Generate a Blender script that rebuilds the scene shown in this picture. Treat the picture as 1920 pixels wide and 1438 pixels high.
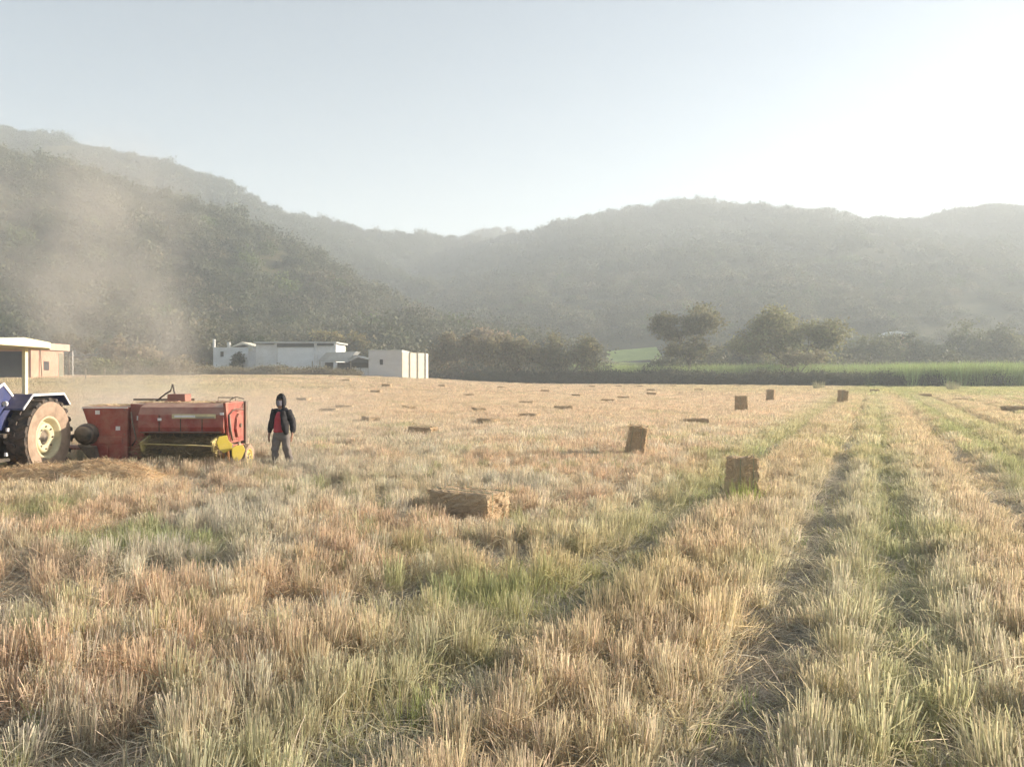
import bpy, math, random
import numpy as np
R = math.radians
rng = np.random.default_rng(7)
random.seed(7)
scene = bpy.context.scene
for o in list(bpy.data.objects):
    bpy.data.objects.remove(o)

# ------------------------------------------------------------------ camera
H, F, HY = 2.25, 1444.0, 700.0          # eye height, focal length and horizon row measured in the 1920x1438 photograph
cd = bpy.data.cameras.new('camera')
cam = bpy.data.objects.new('camera', cd)
scene.collection.objects.link(cam)
cam.location = (0, 0, H)
cam.rotation_euler = (R(90), 0, 0)
cd.sensor_width = 36
cd.lens = F / 1920 * 36
cd.shift_y = -19 / 1920
cd.clip_end = 6000
scene.camera = cam

# ------------------------------------------------------------------ sky, sun, exposure
SUN_AZ, SUN_EL = 74.0, 17.0             # degrees to the right of the view axis, above the horizon
world = bpy.data.worlds.new('World')
scene.world = world
world.use_nodes = True
wt = world.node_tree
sky = wt.nodes.new('ShaderNodeTexSky')
sky.sky_type = 'NISHITA'
sky.sun_disc = False
sky.sun_elevation = R(SUN_EL)
sky.sun_rotation = R(SUN_AZ)
sky.air_density = 0.8
sky.dust_density = 0.8
sky.ozone_density = 0.4
wb = wt.nodes.new('ShaderNodeMix'); wb.data_type = 'RGBA'; wb.blend_type = 'MULTIPLY'      # even warm tint, like the phone's white balance
wb.inputs['Factor'].default_value = 1.0; wb.inputs['B'].default_value = (1.0, .968, .885, 1)
wt.links.new(sky.outputs['Color'], wb.inputs['A'])
wt.links.new(wb.outputs['Result'], wt.nodes['Background'].inputs['Color'])
wt.nodes['Background'].inputs['Strength'].default_value = 0.05
sd = bpy.data.lights.new('sun', 'SUN')
sd.energy = 5.0
sd.angle = R(0.6)
sd.color = (1.0, 0.86, 0.68)
sun = bpy.data.objects.new('sun', sd)
scene.collection.objects.link(sun)
ce = math.cos(R(SUN_EL))
sdir = (math.sin(R(SUN_AZ)) * ce, math.cos(R(SUN_AZ)) * ce, math.sin(R(SUN_EL)))
from mathutils import Vector, Matrix, Euler
sun.rotation_euler = Vector(sdir).to_track_quat('Z', 'Y').to_euler()
sun.location = (60, 40, 60)
vs = scene.view_settings
vs.view_transform = 'Standard'
vs.look = 'None'
vs.gamma = 1.0
vs.exposure = 1.92
cy = scene.cycles
cy.use_denoising = True
cy.adaptive_threshold = .03
cy.max_bounces = 8
cy.diffuse_bounces = 4
cy.transmission_bounces = 4
cy.volume_bounces = 1
cy.volume_step_rate = 2.5
cy.volume_max_steps = 96
cy.transparent_max_bounces = 8
HAZE = 0.0011

# ------------------------------------------------------------------ helpers
COL = scene.collection

def mesh_np(name, v, f, smooth=False, attrs=None):
    """mesh from an (n,3) array and a list/array of equal-size faces or a mixed list"""
    me = bpy.data.meshes.new(name)
    v = np.asarray(v, dtype=np.float32)
    if isinstance(f, np.ndarray) and f.ndim == 2:
        k = f.shape[1]
        me.vertices.add(len(v)); me.vertices.foreach_set('co', v.ravel())
        me.loops.add(f.size); me.loops.foreach_set('vertex_index', f.astype(np.int32).ravel())
        me.polygons.add(len(f))
        me.polygons.foreach_set('loop_start', np.arange(0, f.size, k, dtype=np.int32))
        me.update(calc_edges=True)
    else:
        me.from_pydata([tuple(map(float, p)) for p in v], [], [tuple(int(i) for i in q) for q in f])
        me.update()
    if smooth:
        me.polygons.foreach_set('use_smooth', np.ones(len(me.polygons), dtype=bool))
    if attrs:
        for an, arr in attrs.items():
            a = me.attributes.new(an, 'FLOAT_COLOR', 'POINT')
            c = np.ones((len(v), 4), dtype=np.float32); c[:, :3] = arr
            a.data.foreach_set('color', c.ravel())
    return me

class MB:
    """collects shapes into one mesh"""
    def __init__(s): s.v = []; s.f = []; s.n = 0
    def add(s, v, f):
        s.v += [tuple(p) for p in v]; s.f += [tuple(i + s.n for i in q) for q in f]; s.n = len(s.v); return s
    def box(s, x0, x1, y0, y1, z0, z1, rot=None, piv=None):
        v = [(x, y, z) for x in (x0, x1) for y in (y0, y1) for z in (z0, z1)]
        if rot is not None:
            m = rot if isinstance(rot, Matrix) else Euler(rot).to_matrix()
            c = Vector(piv) if piv else Vector(((x0+x1)/2, (y0+y1)/2, (z0+z1)/2))
            v = [tuple(m @ (Vector(p) - c) + c) for p in v]
        return s.add(v, [(0,1,3,2), (4,6,7,5), (0,4,5,1), (2,3,7,6), (0,2,6,4), (1,5,7,3)])
    def tube(s, pts, rad, k=8, cap=True):
        pts = [Vector(p) for p in pts]
        if not hasattr(rad, '__len__'): rad = [rad] * len(pts)
        v = []; f = []
        for i, p in enumerate(pts):
            d = (pts[min(i+1, len(pts)-1)] - pts[max(i-1, 0)]).normalized()
            up = Vector((0, 0, 1)) if abs(d.z) < .9 else Vector((1, 0, 0))
            a = d.cross(up).normalized(); b = d.cross(a)
            for j in range(k):
                t = 2*math.pi*j/k
                v.append(p + (a*math.cos(t) + b*math.sin(t))*rad[i])
        for i in range(len(pts)-1):
            for j in range(k):
                f.append((i*k+j, i*k+(j+1) % k, (i+1)*k+(j+1) % k, (i+1)*k+j))
        if cap:
            f.append(tuple(range(k))); f.append(tuple(range((len(pts)-1)*k, len(pts)*k)))
        return s.add(v, f)
    def lathe(s, prof, axis='x', c=(0, 0, 0), k=32, sx=1.0):
        """prof: list of (offset along the axis, radius)"""
        v = []; f = []
        for a, r in prof:
            for j in range(k):
                t = 2*math.pi*j/k; p, q = r*math.cos(t), r*math.sin(t)
                v.append({'x': (c[0]+a, c[1]+p, c[2]+q), 'y': (c[0]+p, c[1]+a, c[2]+q), 'z': (c[0]+p, c[1]+q, c[2]+a)}[axis])
        for i in range(len(prof)-1):
            for j in range(k):
                f.append((i*k+j, i*k+(j+1) % k, (i+1)*k+(j+1) % k, (i+1)*k+j))
        return s.add(v, f)
    def prism(s, poly, axis, a0, a1):
        """extrude a 2-D polygon along an axis; poly in the two other axes in order"""
        n = len(poly); v = []
        for a in (a0, a1):
            for p, q in poly:
                v.append({'x': (a, p, q), 'y': (p, a, q), 'z': (p, q, a)}[axis])
        f = [tuple(range(n)), tuple(range(2*n-1, n-1, -1))] + [(i, (i+1) % n, n+(i+1) % n, n+i) for i in range(n)]
        return s.add(v, f)
    def mesh(s, name, smooth=False):
        me = bpy.data.meshes.new(name); me.from_pydata(s.v, [], s.f); me.validate(); me.update()
        import bmesh
        b = bmesh.new(); b.from_mesh(me); bmesh.ops.recalc_face_normals(b, faces=b.faces); b.to_mesh(me); b.free()
        if smooth:
            for p in me.polygons: p.use_smooth = True
        return me
    def build(s, name, mat, parent=None, smooth=False, bevel=0):
        o = link(name, s.mesh(name, smooth), mat, parent)
        if bevel:
            m = o.modifiers.new('bevel', 'BEVEL'); m.width = bevel; m.segments = 2; m.limit_method = 'ANGLE'
        return o

def link(name, me, mat, parent=None):
    o = bpy.data.objects.new(name, me)
    COL.objects.link(o)
    if mat is not None and len(me.materials) == 0: me.materials.append(mat)
    if parent is not None: o.parent = parent
    return o

def empty(name, loc, rz=0):
    o = bpy.data.objects.new(name, None); COL.objects.link(o)
    o.location = loc; o.rotation_euler = (0, 0, rz); o.empty_display_size = .2
    return o

def tag(o, label=None, cat=None, group=None, kind=None):
    if label: o['label'] = label
    if cat: o['category'] = cat
    if group: o['group'] = group
    if kind: o['kind'] = kind
    return o

def ss(a, b, x):
    t = np.clip((np.asarray(x, dtype=float) - a) / (b - a), 0, 1)
    return t*t*(3-2*t)

_perm = rng.permutation(4096)
def _hash(ix, iy, seed):
    return _perm[(ix*73 + iy*179 + seed*31 + _perm[(ix*7 + seed) & 4095]) & 4095] / 4095.0
def vnoise(x, y, seed=0):
    x = np.asarray(x, float); y = np.asarray(y, float)
    ix = np.floor(x).astype(int); iy = np.floor(y).astype(int)
    fx = x-ix; fy = y-iy; fx = fx*fx*(3-2*fx); fy = fy*fy*(3-2*fy)
    a = _hash(ix, iy, seed); b = _hash(ix+1, iy, seed); c = _hash(ix, iy+1, seed); d = _hash(ix+1, iy+1, seed)
    return (a*(1-fx)+b*fx)*(1-fy) + (c*(1-fx)+d*fx)*fy
def fbm(x, y, seed=0, o=4):
    s = 0; amp = .5; t = 0
    for i in range(o):
        s = s + amp*vnoise(np.asarray(x)*2**i, np.asarray(y)*2**i, seed+i*5); t += amp; amp *= .5
    return s/t

# ------------------------------------------------------------------ terrain
def gz(x, y):
    """height of the ground: flat field, rising a little to the houses and beyond the far edge"""
    x = np.asarray(x, float); y = np.asarray(y, float)
    z = 1.72*ss(36, 92, y)*ss(8, -34, x)
    z = z + .05*(fbm(x*.25, y*.25, 3, 3)-.5)*ss(2, 10, y)
    z = z + 7.5*ss(165, 330, y)*ss(-60, 60, x) + 10*ss(165, 330, y)*ss(60, -60, x)
    return z
def G(x, y): return float(gz(x, y))
def P(px, py, Y): return ((px-960)/F*Y, Y, H-(py-HY)/F*Y)
def PX(px, Y): return (px-960)/F*Y

def ridge_pts(l, drop=2.0):
    return [(*P(px, py, Y)[:2], P(px, py, Y)[2]-drop) for px, py, Y in l]
RIDGES = [
    # near spur on the left
    (ridge_pts([(-900, 120, 331), (-300, 205, 317), (0, 262, 308), (160, 300, 308), (300, 340, 313), (400, 380, 317), (480, 435, 322), (560, 490, 322), (650, 530, 317), (760, 566, 308), (880, 598, 294), (1010, 632, 276)], 6.5), .62, 14),
    # skyline ridge behind it
    (ridge_pts([(-900, 60, 560), (-300, 168, 542), (0, 230, 533), (90, 252, 533), (170, 283, 533), (250, 298, 538), (330, 314, 542), (400, 334, 547), (455, 358, 551), (500, 383, 560), (540, 396, 579), (600, 409, 606), (660, 421, 624), (730, 430, 642), (800, 439, 660), (870, 443, 669)], 5), .6, 12),
    (ridge_pts([(520, 394, 567), (600, 440, 533), (690, 480, 497), (775, 512, 466), (840, 552, 425)], 5), .75, 8),
    # saddle in the middle
    (ridge_pts([(840, 446, 830), (880, 438, 830), (920, 430, 830), (960, 428, 830), (1000, 436, 820), (1060, 450, 810)], 3), .6, 15),
    # broad hill on the right
    (ridge_pts([(930, 470, 740), (1000, 437, 725), (1040, 428, 715), (1100, 417, 705), (1150, 405, 700), (1210, 395, 695), (1260, 387, 690), (1330, 388, 690), (1400, 391, 685), (1480, 394, 680), (1560, 402, 675), (1620, 410, 670), (1690, 421, 660), (1735, 416, 650), (1790, 403, 645), (1850, 398, 640), (1930, 404, 635), (2080, 430, 625), (2400, 470, 610), (2900, 490, 560), (3600, 500, 520)], 3), .36, 20),
    (ridge_pts([(1100, 417, 705), (1130, 470, 640), (1190, 540, 540), (1240, 590, 450)], 6), .45, 14),
    (ridge_pts([(1420, 392, 685), (1450, 470, 600), (1500, 560, 480)], 8), .45, 14),
    (ridge_pts([(1850, 398, 640), (1830, 480, 560), (1800, 560, 470)], 8), .45, 14),
    # foothills in front
    (ridge_pts([(600, 620, 240), (760, 612, 250), (900, 622, 260), (1020, 650, 270), (1100, 690, 290)], 3), .25, 20),
    (ridge_pts([(-200, 560, 215), (120, 575, 205), (330, 600, 205)], 3), .4, 14),
]
def hz(x, y):
    base = gz(x, y)
    z = np.full(np.shape(x), -50.0)
    for pts, slope, rr in RIDGES:
        zr = np.full(np.shape(x), -80.0)
        for (ax, ay, az), (bx, by, bz) in zip(pts[:-1], pts[1:]):
            dx, dy = bx-ax, by-ay; L = dx*dx+dy*dy
            t = np.clip(((x-ax)*dx+(y-ay)*dy)/L, 0, 1)
            d = np.hypot(x-ax-t*dx, y-ay-t*dy)
            zr = np.maximum(zr, az+t*(bz-az) - slope*(np.sqrt(d*d+rr*rr)-rr))
        z = np.maximum(z, zr) + .18*np.maximum(0, 14-np.abs(z-zr))*(1-np.abs(z-zr)/30).clip(0, 1)*.3
    n = fbm(x/55, y/55, 11, 4)-.5
    z = z + n*14*np.clip((z-base)/60, 0, 1)
    return np.maximum(z, base-.5*ss(238, 228, y)) 

# ------------------------------------------------------------------ materials
def new_mat(name):
    m = bpy.data.materials.new(name); m.use_nodes = True
    nt = m.node_tree
    return m, nt, nt.nodes['Principled BSDF'], nt.nodes['Material Output']

def flat(name, col, rough=.6, var=.12, scale=6, bump=.0, metal=0, spec=.4, dirt=None, dirt_amt=.5, settle=0):
    """plain paint/plaster/metal with tone variation, optional dust patches and fine relief"""
    m, nt, b, out = new_mat(name)
    b.inputs['Roughness'].default_value = rough
    b.inputs['Metallic'].default_value = metal
    b.inputs['Specular IOR Level'].default_value = spec
    tc = nt.nodes.new('ShaderNodeTexCoord')
    n = nt.nodes.new('ShaderNodeTexNoise'); n.inputs['Scale'].default_value = scale; n.inputs['Detail'].default_value = 6
    nt.links.new(tc.outputs['Object'], n.inputs['Vector'])
    r = nt.nodes.new('ShaderNodeValToRGB')
    r.color_ramp.elements[0].position = .3; r.color_ramp.elements[1].position = .7
    r.color_ramp.elements[0].color = (*[c*(1-var) for c in col], 1)
    r.color_ramp.elements[1].color = (*[min(1, c*(1+var)) for c in col], 1)
    nt.links.new(n.outputs['Fac'], r.inputs['Fac'])
    last = r.outputs['Color']
    if dirt:
        n2 = nt.nodes.new('ShaderNodeTexNoise'); n2.inputs['Scale'].default_value = scale*.6; n2.inputs['Detail'].default_value = 8; n2.inputs['Roughness'].default_value = .7
        nt.links.new(tc.outputs['Object'], n2.inputs['Vector'])
        mr = nt.nodes.new('ShaderNodeMapRange'); mr.inputs['From Min'].default_value = .4; mr.inputs['From Max'].default_value = .68; mr.inputs['To Max'].default_value = dirt_amt
        nt.links.new(n2.outputs['Fac'], mr.inputs['Value'])
        mx = nt.nodes.new('ShaderNodeMix'); mx.data_type = 'RGBA'
        nt.links.new(mr.outputs['Result'], mx.inputs['Factor']); nt.links.new(last, mx.inputs['A']); mx.inputs['B'].default_value = (*dirt, 1)
        last = mx.outputs['Result']
    if settle:
        g_ = nt.nodes.new('ShaderNodeNewGeometry'); sp = nt.nodes.new('ShaderNodeSeparateXYZ'); nt.links.new(g_.outputs['Normal'], sp.inputs[0])
        mr = nt.nodes.new('ShaderNodeMapRange'); mr.inputs['From Min'].default_value = -.1; mr.inputs['From Max'].default_value = .9; mr.inputs['To Max'].default_value = settle
        nt.links.new(sp.outputs['Z'], mr.inputs['Value'])
        ml = nt.nodes.new('ShaderNodeMath'); ml.operation = 'MULTIPLY'; nt.links.new(mr.outputs['Result'], ml.inputs[0])
        mr2 = nt.nodes.new('ShaderNodeMapRange'); mr2.inputs['From Min'].default_value = .3; mr2.inputs['From Max'].default_value = .6; mr2.inputs['To Min'].default_value = .45
        nt.links.new(n.outputs['Fac'], mr2.inputs['Value']); nt.links.new(mr2.outputs['Result'], ml.inputs[1])
        mx = nt.nodes.new('ShaderNodeMix'); mx.data_type = 'RGBA'
        nt.links.new(ml.outputs[0], mx.inputs['Factor']); nt.links.new(last, mx.inputs['A']); mx.inputs['B'].default_value = (.52, .41, .30, 1)
        last = mx.outputs['Result']
    nt.links.new(last, b.inputs['Base Color'])
    if bump:
        bp = nt.nodes.new('ShaderNodeBump'); bp.inputs['Strength'].default_value = bump; bp.inputs['Distance'].default_value = .02
        n3 = nt.nodes.new('ShaderNodeTexNoise'); n3.inputs['Scale'].default_value = scale*8; n3.inputs['Detail'].default_value = 4
        nt.links.new(tc.outputs['Object'], n3.inputs['Vector'])
        nt.links.new(n3.outputs['Fac'], bp.inputs['Height']); nt.links.new(bp.outputs['Normal'], b.inputs['Normal'])
    return m

def fibre(name, tint=None, transl=.35, rough=.6):
    """leaf / stalk: colour = instance tint (or a constant) times the strand's own shade; some light passes through"""
    m, nt, b, out = new_mat(name)
    b.inputs['Roughness'].default_value = rough
    b.inputs['Specular IOR Level'].default_value = .25
    sh = nt.nodes.new('ShaderNodeAttribute'); sh.attribute_name = 'shade'
    mx = nt.nodes.new('ShaderNodeMix'); mx.data_type = 'RGBA'; mx.blend_type = 'MULTIPLY'; mx.inputs['Factor'].default_value = 1
    if tint is None:
        ti = nt.nodes.new('ShaderNodeAttribute'); ti.attribute_type = 'INSTANCER'; ti.attribute_name = 'tint'
        nt.links.new(ti.outputs['Color'], mx.inputs['A'])
    else:
        mx.inputs['A'].default_value = (*tint, 1)
    nt.links.new(sh.outputs['Color'], mx.inputs['B'])
    nt.links.new(mx.outputs['Result'], b.inputs['Base Color'])
    tr = nt.nodes.new('ShaderNodeBsdfTranslucent'); nt.links.new(mx.outputs['Result'], tr.inputs['Color'])
    ms = nt.nodes.new('ShaderNodeMixShader'); ms.inputs['Fac'].default_value = transl
    nt.links.new(b.outputs['BSDF'], ms.inputs[1]); nt.links.new(tr.outputs['BSDF'], ms.inputs[2])
    nt.links.new(ms.outputs['Shader'], out.inputs['Surface'])
    return m

def ground_mat(name, cols, scales=(.15, 1.2, 14), bump=.5):
    m, nt, b, out = new_mat(name)
    b.inputs['Roughness'].default_value = .95; b.inputs['Specular IOR Level'].default_value = .1
    geo = nt.nodes.new('ShaderNodeNewGeometry')
    outs = []
    for s in scales:
        n = nt.nodes.new('ShaderNodeTexNoise'); n.inputs['Scale'].default_value = s; n.inputs['Detail'].default_value = 7; n.inputs['Roughness'].default_value = .65
        nt.links.new(geo.outputs['Position'], n.inputs['Vector']); outs.append(n.outputs['Fac'])
    last = None
    for i, fac in enumerate(outs):
        mr = nt.nodes.new('ShaderNodeMapRange'); mr.inputs['From Min'].default_value = .4; mr.inputs['From Max'].default_value = .62
        nt.links.new(fac, mr.inputs['Value'])
        mx = nt.nodes.new('ShaderNodeMix'); mx.data_type = 'RGBA'
        if i == 2:
            mul = nt.nodes.new('ShaderNodeMath'); mul.operation = 'MULTIPLY'; mul.inputs[1].default_value = .6
            nt.links.new(mr.outputs['Result'], mul.inputs[0]); nt.links.new(mul.outputs[0], mx.inputs['Factor'])
        else:
            nt.links.new(mr.outputs['Result'], mx.inputs['Factor'])
        if last is None: mx.inputs['A'].default_value = (*cols[0], 1)
        else: nt.links.new(last, mx.inputs['A'])
        mx.inputs['B'].default_value = (*cols[i+1], 1)
        last = mx.outputs['Result']
    nt.links.new(last, b.inputs['Base Color'])
    bp = nt.nodes.new('ShaderNodeBump'); bp.inputs['Strength'].default_value = bump; bp.inputs['Distance'].default_value = .05
    nt.links.new(outs[-1], bp.inputs['Height']); nt.links.new(bp.outputs['Normal'], b.inputs['Normal'])
    return m

M_soil = ground_mat('field_soil', [(.30, .24, .175), (.37, .305, .22), (.27, .225, .155), (.48, .40, .29)])
M_hill = ground_mat('hill_scrub_soil', [(.062, .066, .032), (.085, .074, .042), (.05, .058, .028), (.10, .085, .05)], (.012, .05, .5), .3)
M_stalk = fibre('straw_stalk', None, .48)
M_leaf = fibre('foliage_leaf', None, .30, .6)
M_greenpatch = ground_mat('green_crop', [(.30, .38, .10), (.36, .44, .14), (.26, .34, .09), (.38, .46, .15)], (.05, .3, 3), .3)

# ------------------------------------------------------------------ ground and hills
def grid_mesh(name, xs, ys, zf):
    X, Y = np.meshgrid(xs, ys)
    Z = zf(X, Y)
    v = np.stack([X.ravel(), Y.ravel(), Z.ravel()], 1)
    nx, ny = len(xs), len(ys)
    i = np.arange(ny-1)[:, None]*nx + np.arange(nx-1)[None, :]
    f = np.stack([i, i+1, i+1+nx, i+nx], -1).reshape(-1, 4)
    return mesh_np(name, v, f, smooth=True)

xs = np.concatenate([np.linspace(-900, -70, 40)[:-1], np.linspace(-70, 70, 200), np.linspace(70, 900, 40)[1:]])
ys = np.concatenate([np.linspace(-60, 0, 12)[:-1], np.linspace(0, 60, 140)[:-1], np.linspace(60, 262, 70)])
g = link('ground', grid_mesh('ground', xs, ys, gz), M_soil)
tag(g, 'brown field soil under the stubble', kind='structure')
hx = np.arange(-1100, 1600, 9.0); hy = np.arange(196, 1040, 7.0)
def hz_sunk(x, y):
    z = hz(x, y); b = gz(x, y)
    return np.where(z - b < .4, b - .35, z)
h = link('hills', grid_mesh('hills', hx, hy, hz_sunk), M_hill)
tag(h, 'hazy wooded hills closing the valley behind the field', kind='structure')
# far plain beyond the hills, so that the ground goes on to the horizon
g2 = link('terrain', grid_mesh('terrain', np.linspace(-2200, 2600, 12), np.linspace(262, 2600, 12), lambda x, y: gz(x, y)-1.0), M_hill)
tag(g2, 'low ground beyond the hills', kind='structure')

# ------------------------------------------------------------------ strands and instancing
def ribbons(base, tip, width, bend, taper=.6, face=None, segs=2, r=rng):
    """n ribbons from base to tip, bowed by bend (n,3); 2*(segs+1) verts each"""
    n = len(base); d = tip-base
    if face is None:
        a = r.uniform(0, 2*np.pi, n); face = np.stack([np.cos(a), np.sin(a), np.zeros(n)], 1)
    side = np.cross(d, face); side /= np.linalg.norm(side, axis=1, keepdims=True)+1e-9
    V = np.zeros((n, (segs+1)*2, 3))
    for i in range(segs+1):
        t = i/segs
        c = base + d*t + bend*(t*t)[..., None] if hasattr(t, 'shape') else base + d*t + bend*(t*t)
        w = (width*(1-(1-taper)*t))[:, None]*.5
        V[:, 2*i] = c-side*w; V[:, 2*i+1] = c+side*w
    k = (segs+1)*2
    q = np.array([[2*i, 2*i+1, 2*i+3, 2*i+2] for i in range(segs)])
    Fc = (np.arange(n)[:, None, None]*k + q[None]).reshape(-1, 4)
    return V.reshape(-1, 3), Fc, k

def join(parts):
    v = []; f = []; c = []; n = 0
    for pv, pf, pc in parts:
        v.append(pv); f.append(pf+n); c.append(pc); n += len(pv)
    return np.concatenate(v), np.concatenate(f), np.concatenate(c)

def shade_arr(n, k, lo=.72, hi=1.25, hue=.08, r=rng):
    s = r.uniform(lo, hi, (n, 1))*(1+r.uniform(-hue, hue, (n, 3)))
    return np.repeat(s, k, 0)

def stubble_clump(r, n, rad, h, spread, width, leaves, lean=.04):
    a = r.uniform(0, 2*np.pi, n); q = rad*np.sqrt(r.uniform(0, 1, n))
    b = np.stack([q*np.cos(a), q*np.sin(a), np.zeros(n)-.03], 1)
    hh = h*np.where(r.uniform(0, 1, n) < .2, r.uniform(.35, .8, n), r.uniform(.8, 1.08, n))
    sp = spread*(q/rad)*r.uniform(.3, 1.1, n)
    t = b + np.stack([sp*np.cos(a)+r.normal(0, lean, n), sp*np.sin(a)+r.normal(0, lean, n), hh], 1)
    bend = np.stack([r.normal(0, .018, n), r.normal(0, .018, n), np.zeros(n)], 1)
    v, f, k = ribbons(b, t, np.full(n, width)*r.uniform(.6, 1.25, n), bend, .95, r=r)
    parts = [(v, f, shade_arr(n, k, .62, 1.3, .06, r))]
    m = leaves
    if m:
        a = r.uniform(0, 2*np.pi, m); q = rad*r.uniform(.3, 1.1, m)
        b = np.stack([q*np.cos(a), q*np.sin(a), r.uniform(0, h*.6, m)], 1)
        L = r.uniform(.12, .3, m)
        t = b + np.stack([L*np.cos(a)*.7+r.normal(0, .06, m), L*np.sin(a)*.7+r.normal(0, .06, m), r.uniform(.02, .22, m)], 1)
        bend = np.stack([r.normal(0, .04, m), r.normal(0, .04, m), -r.uniform(.0, .16, m)], 1)
        v, f, k = ribbons(b, t, np.full(m, width*1.1), bend, .3, segs=3, r=r)
        parts.append((v, f, shade_arr(m, k, .8, 1.4, .06, r)))
    return join(parts)

def litter_patch(r, n, rad, width):
    a = r.uniform(0, 2*np.pi, n); q = rad*np.sqrt(r.uniform(0, 1, n))
    b = np.stack([q*np.cos(a), q*np.sin(a), r.uniform(-.01, .05, n)], 1)
    th = r.normal(.6, .9, n); L = r.uniform(.08, .34, n)
    t = b + np.stack([L*np.cos(th), L*np.sin(th), r.normal(.015, .045, n)], 1)
    bend = np.stack([r.normal(0, .05, n), r.normal(0, .05, n), r.uniform(-.05, .01, n)], 1)
    v, f, k = ribbons(b, t, np.full(n, width)*r.uniform(.7, 1.4, n), bend, .6, face=np.stack([r.normal(0, .4, n), r.normal(0, .4, n), np.ones(n)], 1), segs=3, r=r)
    return v, f, shade_arr(n, k, .6, 1.4, .05, r)

def grass_clump(r, n, rad, h, width):
    a = r.uniform(0, 2*np.pi, n); q = rad*np.sqrt(r.uniform(0, 1, n))
    b = np.stack([q*np.cos(a), q*np.sin(a), np.zeros(n)-.02], 1)
    hh = h*r.uniform(.5, 1.1, n); o = r.uniform(.03, .35, n)*hh
    t = b + np.stack([o*np.cos(a+r.normal(0, .6, n)), o*np.sin(a+r.normal(0, .6, n)), hh], 1)
    bend = np.stack([r.normal(0, .06, n)*h, r.normal(0, .06, n)*h, -r.uniform(0, .25, n)*hh], 1)
    v, f, k = ribbons(b, t, np.full(n, width)*r.uniform(.7, 1.3, n), bend, .12, segs=3, r=r)
    return v, f, shade_arr(n, k, .7, 1.3, .08, r)

def leaf_blob(r, n, sub, rx, rz, size, flat=.0):
    """uneven crown of n leaf faces gathered in sub clumps"""
    d = r.normal(0, 1, (sub, 3)); d /= np.linalg.norm(d, axis=1, keepdims=True)
    c = d*(r.uniform(.35, 1, (sub, 1))**.6)*np.array([rx, rx, rz])*.82
    c[:, 2] = np.where(c[:, 2] < -rz*.6, -rz*.6, c[:, 2])
    idx = r.integers(0, sub, n)
    cs = r.uniform(.16, .36, sub)[idx][:, None]
    p = c[idx] + r.normal(0, 1, (n, 3))*cs*np.array([rx, rx, rz*.8])
    return leaf_quads(p, size, r, c[idx], rx)

def leaf_quads(p, size, r, cc=None, rx=1):
    n = len(p)
    u = r.normal(0, 1, (n, 3)); u /= np.linalg.norm(u, axis=1, keepdims=True)
    w = np.cross(u, r.normal(0, 1, (n, 3))); w /= np.linalg.norm(w, axis=1, keepdims=True)+1e-9
    s = (size*r.uniform(.6, 1.3, n))[:, None]
    v = np.stack([p-u*s*.5, p+w*s*.28, p+u*s*.5, p-w*s*.28], 1).reshape(-1, 3)
    f = np.arange(n*4).reshape(-1, 4)
    sh = r.uniform(.7, 1.3, (n, 1))*(1+r.uniform(-.07, .07, (n, 3)))
    return v, f, np.repeat(sh, 4, 0)

def proto_collection(name, meshes, mat):
    c = bpy.data.collections.new(name)
    for i, (v, f, s) in enumerate(meshes):
        me = mesh_np('%s_%02d' % (name, i), v, f, attrs={'shade': s})
        me.materials.append(mat)
        o = bpy.data.objects.new('%s_%02d' % (name, i), me)
        c.objects.link(o)
    return c

def scatter(name, coll, pos, rot, scl, pid, tint, label, cat):
    """one 'stuff' object: the prototypes of a collection instanced on points"""
    me = bpy.data.meshes.new(name)
    n = len(pos)
    me.vertices.add(n); me.vertices.foreach_set('co', np.asarray(pos, np.float32).ravel())
    def at(nm, ty, arr, key):
        a = me.attributes.new(nm, ty, 'POINT'); a.data.foreach_set(key, np.asarray(arr).ravel())
    at('rot', 'FLOAT_VECTOR', np.asarray(rot, np.float32), 'vector')
    at('scl', 'FLOAT_VECTOR', np.asarray(scl, np.float32), 'vector')
    at('pid', 'INT', np.asarray(pid, np.int32), 'value')
    t = np.ones((n, 4), np.float32); t[:, :3] = np.clip(tint, .01, 1)
    at('tint', 'FLOAT_COLOR', t, 'color')
    me.update()
    o = link(name, me, None)
    ng = bpy.data.node_groups.new(name, 'GeometryNodeTree')
    ng.interface.new_socket('Geometry', in_out='INPUT', socket_type='NodeSocketGeometry')
    ng.interface.new_socket('Geometry', in_out='OUTPUT', socket_type='NodeSocketGeometry')
    gi = ng.nodes.new('NodeGroupInput'); go = ng.nodes.new('NodeGroupOutput')
    ci = ng.nodes.new('GeometryNodeCollectionInfo'); ci.inputs['Collection'].default_value = coll
    ci.inputs['Separate Children'].default_value = True; ci.inputs['Reset Children'].default_value = True
    ip = ng.nodes.new('GeometryNodeInstanceOnPoints'); ip.inputs['Pick Instance'].default_value = True
    def na(nm, ty):
        q = ng.nodes.new('GeometryNodeInputNamedAttribute'); q.data_type = ty; q.inputs['Name'].default_value = nm
        return q.outputs[0]
    e2r = ng.nodes.new('FunctionNodeEulerToRotation')
    ng.links.new(na('rot', 'FLOAT_VECTOR'), e2r.inputs[0])
    ng.links.new(gi.outputs[0], ip.inputs['Points'])
    ng.links.new(ci.outputs[0], ip.inputs['Instance'])
    ng.links.new(na('pid', 'INT'), ip.inputs['Instance Index'])
    ng.links.new(e2r.outputs[0], ip.inputs['Rotation'])
    ng.links.new(na('scl', 'FLOAT_VECTOR'), ip.inputs['Scale'])
    ng.links.new(ip.outputs[0], go.inputs[0])
    m = o.modifiers.new('scatter', 'NODES'); m.node_group = ng
    tag(o, label, cat, kind='stuff')
    return o

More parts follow.
